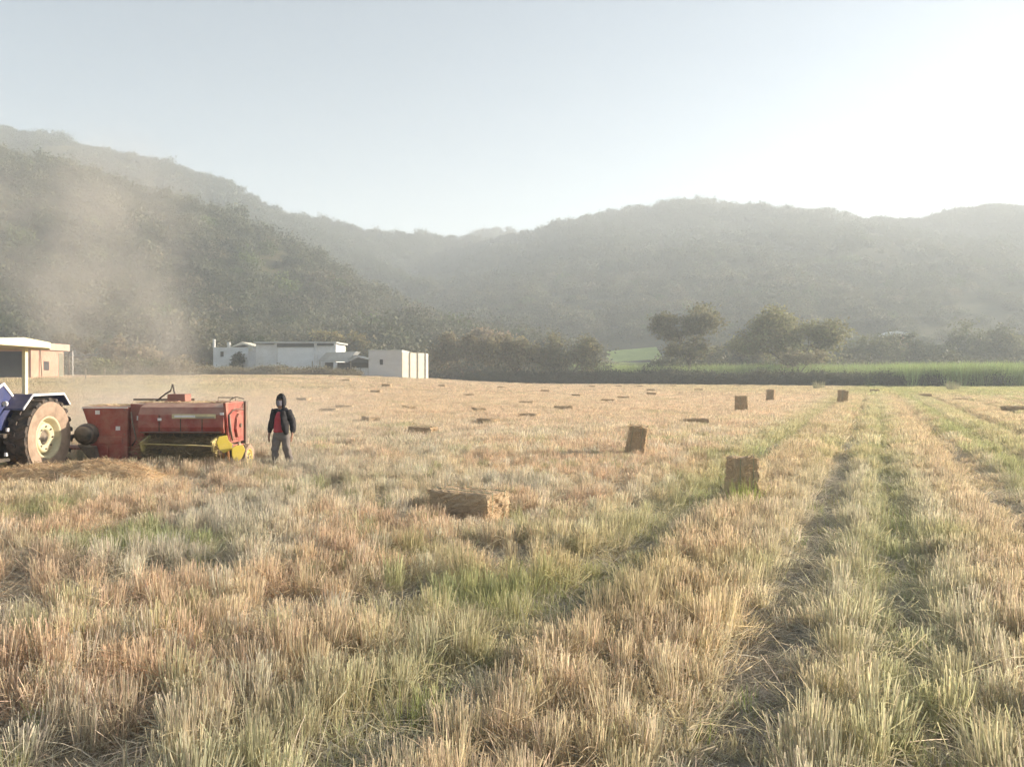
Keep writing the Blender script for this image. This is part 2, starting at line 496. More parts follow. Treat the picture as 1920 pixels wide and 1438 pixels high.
def jitter_grid(y0, y1, step, margin=3.0, half=.72):
    w = half*y1+margin
    X, Y = np.meshgrid(np.arange(-w, w, step), np.arange(y0, y1, step))
    X = X.ravel() + rng.uniform(-.45, .45, X.size)*step; Y = Y.ravel() + rng.uniform(-.45, .45, Y.size)*step
    k = np.abs(X) < half*Y+margin
    return X[k], Y[k]

# wheel tracks of the harvester run to the right of the view axis
ROW = R(25.2)
def lateral(x, y): return x*math.cos(ROW)-y*math.sin(ROW)
TRACKS = [(-.72, .31, 1.0), (.24, .20, .55), (1.95, .40, .8), (3.1, .24, .45), (4.4, .42, .75), (6.5, .36, .6), (9.0, .45, .7), (11.4, .45, .6), (-2.55, .32, .6), (-4.6, .3, .3), (-6.9, .3, .2)]
def track(x, y):
    v = lateral(x, y) + .16*(fbm(x*.2, y*.2, 21, 2)-.5)
    t = np.zeros_like(v)
    for c, w, s in TRACKS:
        t = np.maximum(t, s*np.exp(-((v-c)/w)**4))
    return t
def far_edge(x):
    """distance of the far edge of the stubble for a given x"""
    return np.where(x < 5, 152+0*x, 152-32*ss(5, 75, x))

STRAW = np.array([.68, .58, .41]); ORANGE = np.array([.68, .525, .375]); GREY = np.array([.58, .54, .445])
GREEN = np.array([.36, .40, .19]); YELLOW = np.array([.60, .54, .30]); PALE = np.array([.74, .69, .56]); OLIVE = np.array([.48, .47, .28])
def field_tint(x, y):
    n = len(x); v = lateral(x, y)
    big = fbm(x*.11, y*.11, 31, 3); mid = fbm(x*.55, y*.55, 41, 3); u = rng.uniform(0, 1, n)
    c = np.repeat(STRAW[None], n, 0)
    def mix(c, col, w): w = np.clip(w, 0, 1)[:, None]; return c*(1-w)+col*w
    c = mix(c, ORANGE, ss(.42, .60, mid)*.9)
    c = mix(c, OLIVE, (rng.uniform(0, 1, n) < .09)*.7)
    c = mix(c, GREY, ss(.62, .40, big+.35*(mid-.5)-.05*ss(10, 5, y))*.9*ss(40, 12, y))  # grey straw, weighted to the foreground to hold its shade in the tint
    c = mix(c, PALE, (u > .82)*.7)
    right = ss(-4.5, -1.5, v)
    gr = ss(.67, .80, fbm(x*.42+9, y*.42, 51, 3)+.05*right) * .8
    gr = np.maximum(gr, .65*(u < .05))
    c = mix(c, GREEN, gr)
    band = vnoise(v*1.5+50, v*0, 57)
    c = mix(c, YELLOW, right*.62*rng.uniform(.2, 1, n))
    c = mix(c, np.array([.40, .43, .20]), right*ss(.52, .8, band)*.7)
    c = mix(c, np.array([.66, .52, .36]), right*ss(.45, .2, band)*.6)
    c = mix(c, GREEN*1.15, np.exp(-((v-.2)/.3)**2)*.5 + np.exp(-((v+2.7)/.5)**2)*.3*ss(9, 14, y))
    # greener margins: grass by the houses on the left and along the far edge on the right
    c = mix(c, np.array([.30, .34, .11]), ss(50, 70, y)*ss(-12, -24, x)*.75*ss(.35, .6, fbm(x*.08, y*.08, 61, 2)))
    c = mix(c, np.array([.43, .48, .20]), np.exp(-((x+28)/8)**2-((y-66)/11)**2)*.95)
    c = mix(c, np.array([.46, .47, .20]), ss(62, 95, y)*ss(10, 30, x)*.7)
    c = mix(c, np.array([.72, .56, .41]), ss(16, 40, y)*ss(-.5, -6, v)*.6)
    return c*rng.uniform(.82, 1.18, (n, 1))

r2 = np.random.default_rng(5)
near = [stubble_clump(r2, 92, r2.uniform(.06, .095), r2.uniform(.32, .43), r2.uniform(.03, .11), .0052, 24, r2.uniform(.014, .036)) for i in range(6)]
near += [stubble_clump(r2, 50, .10, .30, .20, .0048, 60, .12) for i in range(3)]       # battered clumps
near += [grass_clump(r2, 55, .08, .36, .0065)]                                        # 9: green regrowth
mids = [stubble_clump(r2, 90, .2, r2.uniform(.33, .40), .12, .0105, 22, .04) for i in range(6)] + [grass_clump(r2, 60, .2, .36, .014)]
fars = [stubble_clump(r2, 110, .65, r2.uniform(.30, .38), .1, .034, 20, .06) for i in range(5)] + [grass_clump(r2, 90, .65, .42, .04)]
PCn = proto_collection('stubble_near', near, M_stalk)
PCm = proto_collection('stubble_middle', mids, M_stalk)
PCf = proto_collection('stubble_far', fars, M_stalk)

KEEP_OUT = []      # (x, y, radius) where no stubble stands; filled below
def place_stubble(name, coll, y0, y1, step, nstraw, grass_id, zscale, label):
    x, y = jitter_grid(y0, y1, step)
    tr = track(x, y); u = rng.uniform(0, 1, len(x))
    gap = ss(.56, .68, fbm(x*.9, y*.9, 71, 2))*.85*ss(34, 10, y)*(1-.6*ss(-3.2, -1.5, lateral(x, y)))
    k = (u > tr*.86) & (u > gap) & (y < far_edge(x))
    for cx, cyy, rad in KEEP_OUT: k &= np.hypot(x-cx, y-cyy) > rad
    x, y, tr = x[k], y[k], tr[k]
    c = field_tint(x, y)
    green = (c[:, 1] > c[:, 0]*.95)
    pid = rng.integers(0, nstraw, len(x))
    pid = np.where(green & (rng.uniform(0, 1, len(x)) < .8), grass_id, pid)
    z = gz(x, y)
    hs = zscale*(1-.6*tr)*rng.uniform(.72, 1.15, len(x))*(.86+.3*fbm(x*.35, y*.35, 81, 2))
    ws = rng.uniform(.8, 1.25, len(x))*(1+.15*tr)
    pos = np.stack([x, y, z], 1)
    rot = np.stack([rng.normal(0, .07, len(x)), rng.normal(0, .07, len(x)), rng.uniform(0, 6.28, len(x))], 1)
    return scatter(name, coll, pos, rot, np.stack([ws, ws, hs], 1), pid, c, label, 'stubble')

def build_field():
    place_stubble('stubble', PCn, 2.6, 20, .182, 9, 9, 1.0, 'tall cut rice stubble standing in clumps across the near field')
    place_stubble('stubble', PCm, 20, 66, .32, 6, 6, 1.0, 'cut stubble in the middle of the field')
    place_stubble('stubble', PCf, 66, 156, .95, 5, 5, .82, 'pale stubble reaching to the far edge of the field')
    # straw litter between the clumps, thick in the wheel tracks
    lit = proto_collection('litter', [litter_patch(r2, 210, .42, .0046) for i in range(6)], M_stalk)
    x, y = jitter_grid(2.4, 24, .27)
    tr = track(x, y)
    k = rng.uniform(0, 1, len(x)) < .7+.3*tr
    x, y, tr = x[k], y[k], tr[k]; n = len(x)
    c = np.repeat(np.array([[.68, .61, .48]]), n, 0)*(1-.18*tr[:, None])*rng.uniform(.75, 1.2, (n, 1))
    c = c*(1-.25*tr[:, None]*np.array([.3, .2, 0.]))
    s = rng.uniform(.7, 1.3, n)
    scatter('straw_litter', lit, np.stack([x, y, gz(x, y)+.01], 1), np.stack([0*x, 0*x, rng.uniform(0, 6.28, n)], 1), np.stack([s, s, s*rng.uniform(.7, 1.7, n)], 1),
            rng.integers(0, 6, n), c, 'loose broken straw lying between the stubble clumps', 'straw')
    # green regrowth
    gp = proto_collection('regrowth', [grass_clump(r2, 40, .09, .34, .007) for i in range(4)], M_stalk)
    x, y = jitter_grid(2.6, 34, .3)
    v = lateral(x, y)
    w = ss(.64, .76, fbm(x*.6+40, y*.6, 91, 3))*.4 + np.exp(-((v-.22)/.28)**2)*.5 + .3*np.exp(-((v+2.7)/.5)**2)*ss(8, 13, y) + .025
    bx, by = PX(1392, 12.9), 12.55
    w = w + 1.5*np.exp(-((x-bx)**2+(y-by)**2)/.25)
    k = rng.uniform(0, 1, len(x)) < w
    x, y = x[k], y[k]; n = len(x)
    c = np.array([[.31, .36, .13]])*rng.uniform(.75, 1.3, (n, 1))*(1+rng.uniform(-.12, .2, (n, 3))*np.array([1, .3, .3]))
    s = rng.uniform(.6, 1.1, n)
    scatter('regrowth', gp, np.stack([x, y, gz(x, y)], 1), np.stack([0*x, 0*x, rng.uniform(0, 6.28, n)], 1), np.stack([s, s, s], 1), rng.integers(0, 4, n), c,
            'fresh green shoots sprouting through the stubble', 'grass')

# ------------------------------------------------------------------ woods on the hills, hedge and cane
r3 = np.random.default_rng(9)
bushes = proto_collection('bush', [leaf_blob(r3, 950, 30, 1.0, r3.uniform(.65, .95), .18) for i in range(6)], M_leaf)
def build_woods():
    def pts(x0, x1, y0, y1, st):
        X, Y = np.meshgrid(np.arange(x0, x1, st), np.arange(y0, y1, st))
        return X.ravel()+rng.uniform(-.5, .5, X.size)*st, Y.ravel()+rng.uniform(-.5, .5, X.size)*st
    sets = []
    for x0, x1, y0, y1, st, s0, s1 in [(-420, 160, 175, 400, 4.4, 1.4, 5.0), (-560, 900, 400, 640, 6.5, 2.6, 4.6), (-560, 1050, 600, 860, 8.5, 3.2, 5.2), (160, 620, 210, 400, 6, 1.8, 3.6)]:
        x, y = pts(x0, x1, y0, y1, st)
        k = (np.abs(x) < .80*y+40)
        x, y = x[k], y[k]
        # bare stony clearings
        k = (fbm(x/42, y/42, 101, 3) < .63) | (rng.uniform(0, 1, len(x)) < .35)
        k &= ~((x > PX(1118, y)) & (x < PX(1262, y)) & (y > 178) & (y < 308))
        x, y = x[k], y[k]
        sets.append((x, y, hz(x, y), rng.uniform(s0, s1, len(x))*rng.choice([1, 1, 1, 1.35], len(x))))
    x, y, z, s = [np.concatenate([q[i] for q in sets]) for i in range(4)]
    n = len(x)
    m = fbm(x/30, y/30, 111, 3)[:, None]; u = rng.uniform(0, 1, (n, 1))
    c = np.array([[.070, .086, .044]])*(1-m)+np.array([[.14, .13, .078]])*m
    c = np.where(u < .06, np.array([[.16, .145, .09]]), c)
    c = np.where(u > .93, np.array([[.10, .13, .04]]), c)
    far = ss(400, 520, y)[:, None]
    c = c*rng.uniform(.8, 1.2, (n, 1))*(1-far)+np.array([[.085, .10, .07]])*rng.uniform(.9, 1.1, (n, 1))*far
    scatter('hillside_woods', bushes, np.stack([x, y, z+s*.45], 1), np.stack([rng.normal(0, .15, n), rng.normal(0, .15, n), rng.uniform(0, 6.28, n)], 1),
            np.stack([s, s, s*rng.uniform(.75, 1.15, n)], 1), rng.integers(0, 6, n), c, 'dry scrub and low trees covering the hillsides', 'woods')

    # dark hedge along the far edge of the field
    x = rng.uniform(-9, 78, 1500)
    y = far_edge(x)+rng.uniform(1.0, 7.5, len(x))
    top = (1.25-.5*ss(6, -9, x))+.5*fbm(x*.15, y*0, 121, 2)
    s = top*rng.uniform(.5, 1.15, len(x)); n = len(x)
    c = np.array([[.085, .09, .05]])*rng.uniform(.7, 1.3, (n, 1))
    scatter('hedge', bushes, np.stack([x, y, gz(x, y)+s*.62+.1], 1), np.stack([0*x, 0*x, rng.uniform(0, 6.28, n)], 1), np.stack([s*1.2, s, s], 1), rng.integers(0, 6, n), c,
            'dark overgrown hedge along the far edge of the field', 'hedge')
    # weeds and shrubs round the houses
    x = rng.uniform(-118, 0, 900); y = rng.uniform(96, 190, 900)
    k = (fbm(x*.06, y*.06, 131, 3) > .46) & (np.abs(x) < .8*y)
    for px0, px1, ya, yb in [(350, 1010, 80, 172), (-400, 165, 70, 112)]:
        k &= ~((x > PX(px0, y)) & (x < PX(px1, y)) & (y < yb) & (y > ya))
    x, y = x[k], y[k]; n = len(x)
    s = rng.uniform(.7, 2.1, n)
    c = np.where(rng.uniform(0, 1, (n, 1)) < .5, np.array([[.22, .185, .11]]), np.array([[.15, .155, .075]]))*rng.uniform(.75, 1.3, (n, 1))
    scatter('thicket', bushes, np.stack([x, y, gz(x, y)+s*.6], 1), np.stack([0*x, 0*x, rng.uniform(0, 6.28, n)], 1), np.stack([s*1.15, s*1.15, s], 1), rng.integers(0, 6, n), c,
            'dry scrub growing round and behind the houses', 'scrub')
    # low weeds in front of the house walls
    x = rng.uniform(-58, -27, 260); y = 133+rng.uniform(-4, 2, 260) - 0*x; n = len(x)
    s = rng.uniform(.6, 1.35, n)*(.6+.8*fbm(x*.2, y*.2, 141, 2))
    c = np.array([[.20, .175, .11]])*rng.uniform(.7, 1.3, (n, 1))
    scatter('weeds', bushes, np.stack([x, y, gz(x, y)+s*.5], 1), np.stack([0*x, 0*x, rng.uniform(0, 6.28, n)], 1), np.stack([s*1.3, s*1.3, s], 1), rng.integers(0, 6, n), c,
            'low brown weeds along the foot of the white walls', 'weeds')
    # sugar cane: upright arching leaves
    cane = proto_collection('cane', [grass_clump(r3, 90, .9, 3.3, .085) for i in range(5)], M_leaf)
    sets = []
    x = rng.uniform(56, 150, 2600); y = far_edge(x)+rng.uniform(.6, 17, len(x)); sets.append((x, y, np.full(len(x), 1.12)*ss(50, 66, x)+.05))
    x = rng.uniform(14, 110, 2200); y = far_edge(x)+rng.uniform(24, 52, len(x)); sets.append((x, y, np.full(len(x), 1.22)))
    x, y, s = [np.concatenate([q[i] for q in sets]) for i in range(3)]; n = len(x)
    s = s*rng.uniform(.85, 1.12, n)
    lift = np.where(y > far_edge(x)+20, .9, 0)
    c = np.array([[.32, .40, .15]])*rng.uniform(.75, 1.3, (n, 1))
    scatter('sugarcane', cane, np.stack([x, y, gz(x, y)+lift*0], 1), np.stack([0*x, 0*x, rng.uniform(0, 6.28, n)], 1), np.stack([s, s, s], 1), rng.integers(0, 5, n), c,
            'pale green cane crop standing behind the hedge', 'crop')

# sloping green plot on the rise beyond the trees
def draped(name, poly_x, y0, y1, mat, lift, label):
    n = 24
    xs_ = np.linspace(poly_x[0], poly_x[1], n); ys_ = np.linspace(y0, y1, n)
    zf = lambda X, Y: np.maximum(hz(X, Y), gz(X, Y))+lift
    o = link(name, grid_mesh(name, xs_, ys_, zf), mat); tag(o, label, kind='structure'); return o

# ------------------------------------------------------------------ trees
M_bark = flat('bark', (.13, .10, .075), .9, .3, 3, .4)
def tree(name, label, px, Y, lobes, leafsize, col, n, trunk_h, trunk_r=.22, sub=26, group='trees along the far edge of the field', seed=1, transl=.42, tall=(1.0, 1.0)):
    r = np.random.default_rng(seed)
    X = PX(px, Y); z0 = G(X, Y)
    t = tag(empty(name, (X, Y, z0)), label, 'tree', group)
    lobes = [(a*tall[0], b, c*tall[1], d*tall[0], e*tall[1], g_) for a, b, c, d, e, g_ in lobes]
    mb = MB()
    top = Vector((r.normal(0, .15), r.normal(0, .15), trunk_h))
    mb.tube([(0, 0, -.2), (r.normal(0, .08), 0, trunk_h*.5), top], [trunk_r*1.25, trunk_r, trunk_r*.8], 8)
    parts = []
    for (dx, dy, dz, rx, rz, share) in lobes:
        c = Vector((dx, dy, dz))
        mb.tube([top, top.lerp(c, .5)+Vector((r.normal(0, .15), r.normal(0, .15), .2)), c], [trunk_r*.65, trunk_r*.42, trunk_r*.15], 6)
        for q in range(3):
            e = c+Vector((r.normal(0, rx*.5), r.normal(0, rx*.5), r.uniform(0, rz*.6)))
            mb.tube([top.lerp(c, .6), e], [trunk_r*.3, trunk_r*.07], 5)
        for q in range(5):
            k_ = r.uniform(.42, .72); off = r.normal(0, 1, 3); off /= np.linalg.norm(off); off = off*np.array([rx, rx, rz])*r.uniform(.35, .75)
            off[2] = off[2]*.9+.12*rz
            v, f, s = leaf_blob(r, int(n*share*.42), 10, rx*k_, rz*k_*1.1, leafsize*1.6)
            parts.append((v+np.array([dx, dy, dz])+off, f, s*r.uniform(.82, 1.18)))
    mb.build('trunk', M_bark, t, True)
    v, f, s = join(parts)
    link('crown', mesh_np('crown', v, f, attrs={'shade': s}), fibre('leaves_'+name, col, transl), t)
    return t

def build_trees():
    G1 = 'trees along the far edge of the field'
    tree('spreading_tree', 'tall rounded olive tree above the hedge, with a dense lopsided crown', 1292, 165,
         [(-2.6, 0, 10.6, 5.0, 3.2, .4), (3.2, 1, 11.8, 5.0, 3.3, .4), (0, -1, 7.0, 5.2, 2.8, .2)], .42, (.19, .18, .095), 5200, 4.0, .35, seed=2, tall=(1.06, 1.12))
    tree('spreading_tree', 'broad pale green tree with a wide spreading crown behind the hedge', 1478, 158,
         [(-6.0, 0, 7.5, 5.0, 3.4, .25), (0, 1, 9.8, 6.0, 4.0, .4), (6, 0, 8.6, 4.6, 3.4, .25), (1, -2, 5.4, 6.6, 2.6, .1)], .42, (.24, .235, .12), 6800, 3.4, .38, seed=3, tall=(1.08, 1.14))
    tree('bare_tree', 'greyish half bare tree leaning by the hedge, below the broad pale tree', 1500, 146,
         [(-1.5, 0, 4.6, 2.2, 1.8, .5), (2.2, 0, 4.9, 2.6, 1.8, .5)], .22, (.28, .25, .16), 1500, 2.2, .16, seed=4)
    tree('brown_tree', 'dull brown bushy tree just beyond the end of the white block wall', 868, 158,
         [(-2.6, 0, 4.8, 3.6, 3.2, .5), (2.4, 0, 4.6, 3.6, 3.2, .5)], .36, (.25, .215, .135), 3800, 2.0, .25, seed=5, tall=(1.15, 1.22))
    tree('brown_tree', 'brownish green rounded tree, middle one of the three before the green plot', 965, 156,
         [(-2.2, 0, 4.8, 3.4, 3.4, .5), (2.2, .6, 5.0, 3.4, 3.2, .5)], .36, (.24, .21, .12), 3800, 2.0, .25, seed=6, tall=(1.15, 1.22))
    tree('brown_tree', 'olive brown rounded tree standing just left of the bright green plot', 1072, 156,
         [(-2.6, 0, 4.7, 3.4, 3.3, .5), (2.4, -.4, 4.6, 3.2, 3.4, .5)], .36, (.23, .215, .12), 3800, 2.0, .25, seed=7, tall=(1.15, 1.22))
    tree('shrubby_tree', 'faint pinkish brown tree rising behind the brown bushy tree', 905, 200,
         [(0, 0, 8.2, 6.5, 3.6, 1.0)], .5, (.27, .215, .145), 2600, 3, .25, seed=8)
    tree('shrubby_tree', 'dark green tree standing over the low white walled house', 466, 176,
         [(-1.2, 0, 7.0, 2.8, 2.6, .5), (1.6, 0, 6.4, 2.6, 2.4, .5)], .4, (.062, .078, .032), 2600, 3.0, .25, seed=10, group='trees among the houses')
    tree('shrubby_tree', 'yellowish brown rounded tree above the roof of the open shed', 640, 182,
         [(-2.4, 0, 7.6, 4.0, 3.0, .5), (2.6, 0, 6.6, 3.8, 2.8, .5)], .42, (.28, .24, .11), 3400, 3.0, .28, seed=11, group='trees among the houses')
    tree('shrubby_tree', 'small dark bush in front of the low white wall', 441, 146,
         [(0, 0, 2.3, 1.7, 1.9, 1)], .3, (.07, .08, .036), 1200, .8, .15, seed=12, group='trees among the houses')
    tree('scrawny_tree', 'thin straggly tree beside the pink brick house', 128, 96,
         [(-.6, 0, 4.6, 1.5, 1.2, .4), (1.7, 0, 4.0, 1.9, 1.0, .6)], .26, (.12, .115, .055), 750, 3.0, .10, sub=14, seed=13, group='trees among the houses')
    tree('scrawny_tree', 'dusty tan tree in the haze between the brick house and the white walls', 250, 125,
         [(-2, 0, 4.2, 2.6, 2.2, .5), (2, 0, 3.8, 2.6, 2.2, .5)], .34, (.28, .23, .15), 2200, 1.6, .2, seed=14, group='trees among the houses')
    i = 20
    for px, Y, s, col, lab in [(1625, 205, 1.0, (0.136, 0.144, 0.067), 'dark round tree at the start of the row behind the cane'),
                               (1690, 210, 1.15, (0.128, 0.136, 0.064), 'dark bushy tree below the pale far roof'),
                               (1752, 214, 1.0, (0.192, 0.192, 0.088), 'lighter olive tree in the row behind the cane, after the pale roof'),
                               (1838, 216, 1.35, (0.136, 0.144, 0.072), 'larger dark tree rising over the tall cane near the picture edge'),
                               (1905, 214, 1.25, (0.176, 0.176, 0.088), 'last tree of the row behind the cane, cut by the picture edge'),
                               (1395, 195, 1.0, (0.192, 0.176, 0.088), 'low olive tree filling the gap between the two large trees')]:
        tree('hedgerow_tree', lab, px, Y, [(-2.6*s, 0, 4.6*s, 4.2*s, 3.4*s, .5), (2.8*s, 0, 4.2*s, 4.2*s, 3.2*s, .5)], .45, col, 2600, 1.6, .25, seed=i, tall=(1.2, 1.28)); i += 1

# ------------------------------------------------------------------ houses
M_white = flat('white_plaster', (.72, .73, .74), .85, .08, .6, .15, dirt=(.50, .48, .44), dirt_amt=.5)
M_block = flat('grey_block_plaster', (.56, .565, .58), .9, .10, .5, .2, dirt=(.45, .43, .39), dirt_amt=.5)
M_sheet = flat('zinc_sheet', (.50, .52, .53), .55, .12, .7, .1, .3, dirt=(.36, .33, .29))
M_roofdark = flat('dark_roof_edge', (.10, .105, .11), .8, .2, 1)
M_dark = flat('opening_shade', (.045, .042, .045), .9, .2, 1)  # near-black; shade of the openings put into the colour
M_pinkbrick = flat('pink_brick', (.50, .27, .20), .9, .16, 1.2, .3, dirt=(.50, .38, .30))
M_cream = flat('sunlit_cream', (.62, .60, .52), .7, .10, 2, dirt=(.55, .47, .36))  # sunlit tone put into the colour of end wall, roof and pillars
M_wood = flat('weathered_post', (.30, .25, .19), .9, .2, 4, .3)
def build_houses():
    Y = 142.0
    def at(px): return PX(px, Y)
    def zz(py): return H-(py-HY)/F*Y
    # low white house with parapet
    ox, oy = at(420), Y+4; z0 = G(ox, oy)
    t = tag(empty('house', (ox, oy, z0)), 'low white walled house with a small pitched roof, first of the white buildings', 'house')
    def L(px): return at(px)-ox
    def Z(py): return zz(py)-z0
    MB().box(L(384), L(458), 0, 7, -1, Z(650)).build('wall', M_white, t)
    MB().box(L(383), L(387), -.05, .3, Z(650), Z(634)).build('parapet_post', M_white, t)
    MB().box(L(411), L(416), -.05, .3, Z(650), Z(640)).build('parapet_post', M_white, t)
    MB().prism([(L(414), Z(650)+.01), (L(436), Z(639)), (L(460), Z(647)), (L(460), Z(652)+.2), (L(440), Z(645)+.1)], 'y', .6, 6.5).build('roof', M_cream, t)
    MB().box(L(452), L(459), -.08, .2, Z(660), Z(646)).build('pillar', M_cream, t)
    MB().box(L(398), L(404), -.03, .06, Z(668), Z(658)).build('window', M_dark, t)
    # yard wall
    ox, oy = at(490), Y+1.5; z0 = G(ox, oy)
    t = tag(empty('yard_wall', (ox, oy, z0)), 'grey white yard wall joining the low house to the warehouse', 'wall')
    MB().box(L(460), L(515), 0, .25, -1, Z(658)).build('wall', M_block, t)
    MB().box(L(491), L(494), -.15, -.002, -1, Z(662)).build('pier', M_wood, t)
    # warehouse
    ox, oy = at(560), Y; z0 = G(ox, oy)
    t = tag(empty('warehouse', (ox, oy, z0)), 'long white warehouse with pale pillars under a dark flat roof edge', 'warehouse')
    MB().box(L(479), L(628), .25, 9, -1, Z(646)).build('wall', M_white, t)
    for a, b in ((514, 519), (589, 594), (626, 630)):
        MB().box(L(a), L(b), -.05, .247, -1, Z(644)).build('pillar', M_white, t)
    MB().box(L(520), L(588), .12, .246, -1, Z(651)).build('door', flat('white_door', (.76, .78, .80), .7, .05, .8), t)
    rf = MB().box(L(477), L(632), -.6, 9.3, Z(644)+.003, Z(641)).build('roof', M_sheet, t)
    MB().box(L(519.5), L(588.5), -.1, .245, Z(650.5), Z(644)).build('lintel', M_roofdark, t)
    MB().box(L(594.5), L(625.5), -.1, .245, Z(648), Z(644)).build('lintel', M_roofdark, t)
    # open shed with a gable sheet roof
    ox, oy = at(640), Y-5.5; z0 = G(ox, oy)
    t = tag(empty('shed', (ox, oy, z0)), 'open shed with a grey metal sheet roof and dark gable, before the warehouse', 'shed')
    k = (Y-5.5)/Y
    def L(px): return at(px)*k-ox
    def Z(py): return H-(py-HY)/F*(Y-5.5)-z0
    MB().prism([(L(596), Z(676)), (L(612), Z(661)), (L(668), Z(659)), (L(650), Z(678)), (L(640), Z(678)), (L(596), Z(676)-.06)], 'y', 0, 4).build('roof_sheet', M_sheet, t)
    MB().prism([(L(648), Z(679)), (L(672), Z(667)), (L(697), Z(674)), (L(697), Z(676)), (L(672), Z(670)), (L(648), Z(681))], 'y', -.5, 4).build('gable_roof', M_sheet, t)
    MB().prism([(L(650), Z(680)), (L(672), Z(670.5)), (L(694), Z(677)), (L(694), Z(680))], 'y', .4, .5).build('gable', M_roofdark, t)
    for px in (586, 600, 629, 658, 692):
        MB().box(L(px)-.08, L(px)+.08, -.2, -.05, -1, Z(677)).build('post', M_wood, t)
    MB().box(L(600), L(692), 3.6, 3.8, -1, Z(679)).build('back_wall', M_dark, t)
    MB().box(L(659), L(674), .2, .6, -1, Z(690)).build('low_wall', M_white, t)
    MB().box(L(676), L(691), .2, .6, -1, Z(690)).build('low_wall', M_white, t)
    MB().box(L(626), L(633), -.4, -.22, -1, Z(679)).build('pillar', M_white, t)
    # block building with the sunlit end wall
    def L(px): return at(px)-ox
    ox, oy = at(725), Y-6; z0 = G(ox, oy); k = (Y-6)/Y
    def L(px): return at(px)*k-ox
    def Z(py): return H-(py-HY)/F*(Y-6)-z0
    t = tag(empty('block_building', (ox, oy, z0)), 'tall grey white block building whose cream end wall catches the sun', 'building')
    xr = L(753); zt = Z(658)
    # end wall seen at px 753 to 792: it recedes
    Yb = (Y-6)
    dy = 0
    xend = PX(792, Yb)-ox
    MB().box(L(691), xr, 0, 10, -1, zt).build('wall', M_block, t)
    MB().box(L(691)-.1, xr+.1, -.1, 10, zt+.003, zt+.18).build('roof', M_sheet, t)
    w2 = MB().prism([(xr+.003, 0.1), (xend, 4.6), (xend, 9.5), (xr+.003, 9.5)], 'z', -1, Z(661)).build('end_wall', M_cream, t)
    n = 3
    for i in range(n+1):
        f_ = i/n
        x = xr+.05+(xend-xr)*f_; y = .1+4.5*f_
        MB().box(x-.10, x+.10, y-.14, y-.02, -1, Z(660)+.05).build('pilaster', M_cream, t)
    MB().box(L(712), L(718), -.03, .05, Z(684), Z(674)).build('window', M_dark, t)
    # pink brick house on the left
    Yh = 82.0
    ox, oy = PX(60, Yh), Yh; z0 = G(ox, oy)
    def L(px): return PX(px, Yh)-ox
    def Z(py): return H-(py-HY)/F*Yh-z0
    t = tag(empty('house', (ox, oy, z0)), 'flat roofed pink brick house behind the tractor canopy', 'house')
    MB().box(L(-220), L(58), 0, 6, -1, Z(655)).build('wall', M_pinkbrick, t)
    MB().box(L(-226), L(64), -.6, 6.6, Z(655)+.003, Z(642)).build('roof', flat('pink_concrete', (.60, .42, .34), .9, .1, 1), t)
    MB().box(L(-10), L(43), -.02, .1, -.8, Z(659)).build('shaded_doorway', M_dark, t)  # near-black panel; shade at the house front put into its colour
    MB().box(L(-120), L(-70), -.02, .1, Z(690), Z(665)).build('window', M_dark, t)
    MB().box(L(58)-.02, L(58)+.03, 5.0, 5.9, -.8, Z(660)).build('side_door', flat('grey_green_shutter', (.20, .20, .15), .8, .2, 2), t)
    MB().tube([(PX(137, Yh+6.4)-ox, 6.4, -1), (PX(136, Yh+6.4)-ox, 6.4, Z(655))], .06, 8).build('post', M_white, t)
    MB().tube([(PX(80, Yh+1.5)-ox, 1.5, -1), (PX(76, Yh+1.5)-ox, 1.5, Z(655))], .07, 8).build('post', M_wood, t)
    MB().box(L(58)-.02, L(58)+.02, 2.2, 3.2, 1.0, 2.0).build('window', M_dark, t)
    # fence posts between houses
    for i, (px, Yp) in enumerate([(160, 78), (196, 84), (232, 90)]):
        x = PX(px, Yp)
        o = MB().tube([(0, 0, -.3), (.03, 0, .7), (.02, 0, 1.25)], [.06, .055, .05], 7).build('fence_post', M_wood)
        o.location = (x, Yp, G(x, Yp))
        tag(o, ['weathered fence post nearest the brick house', 'weathered fence post second from the brick house', 'weathered fence post farthest from the brick house'][i], 'post', 'fence posts by the brick house')
    # far roof on the right hill foot
    Yf = 255.0
    ox = PX(1692, Yf); z0 = float(hz(np.array([ox]), np.array([Yf]))[0])
    t = tag(empty('house', (ox, Yf, z0)), 'far pale house showing its light roof above the trees', 'house')
    def L(px): return PX(px, Yf)-ox
    def Z(py): return H-(py-HY)/F*Yf-z0
    MB().box(L(1674), L(1708), 1.5, 6, min(-1, Z(660)), Z(631)).build('wall', M_pinkbrick, t)
    MB().prism([(L(1664), Z(627)), (L(1680), Z(621)), (L(1716), Z(628)), (L(1716), Z(631)), (L(1680), Z(625)), (L(1664), Z(630))], 'y', -1, 7).build('roof', M_white, t)

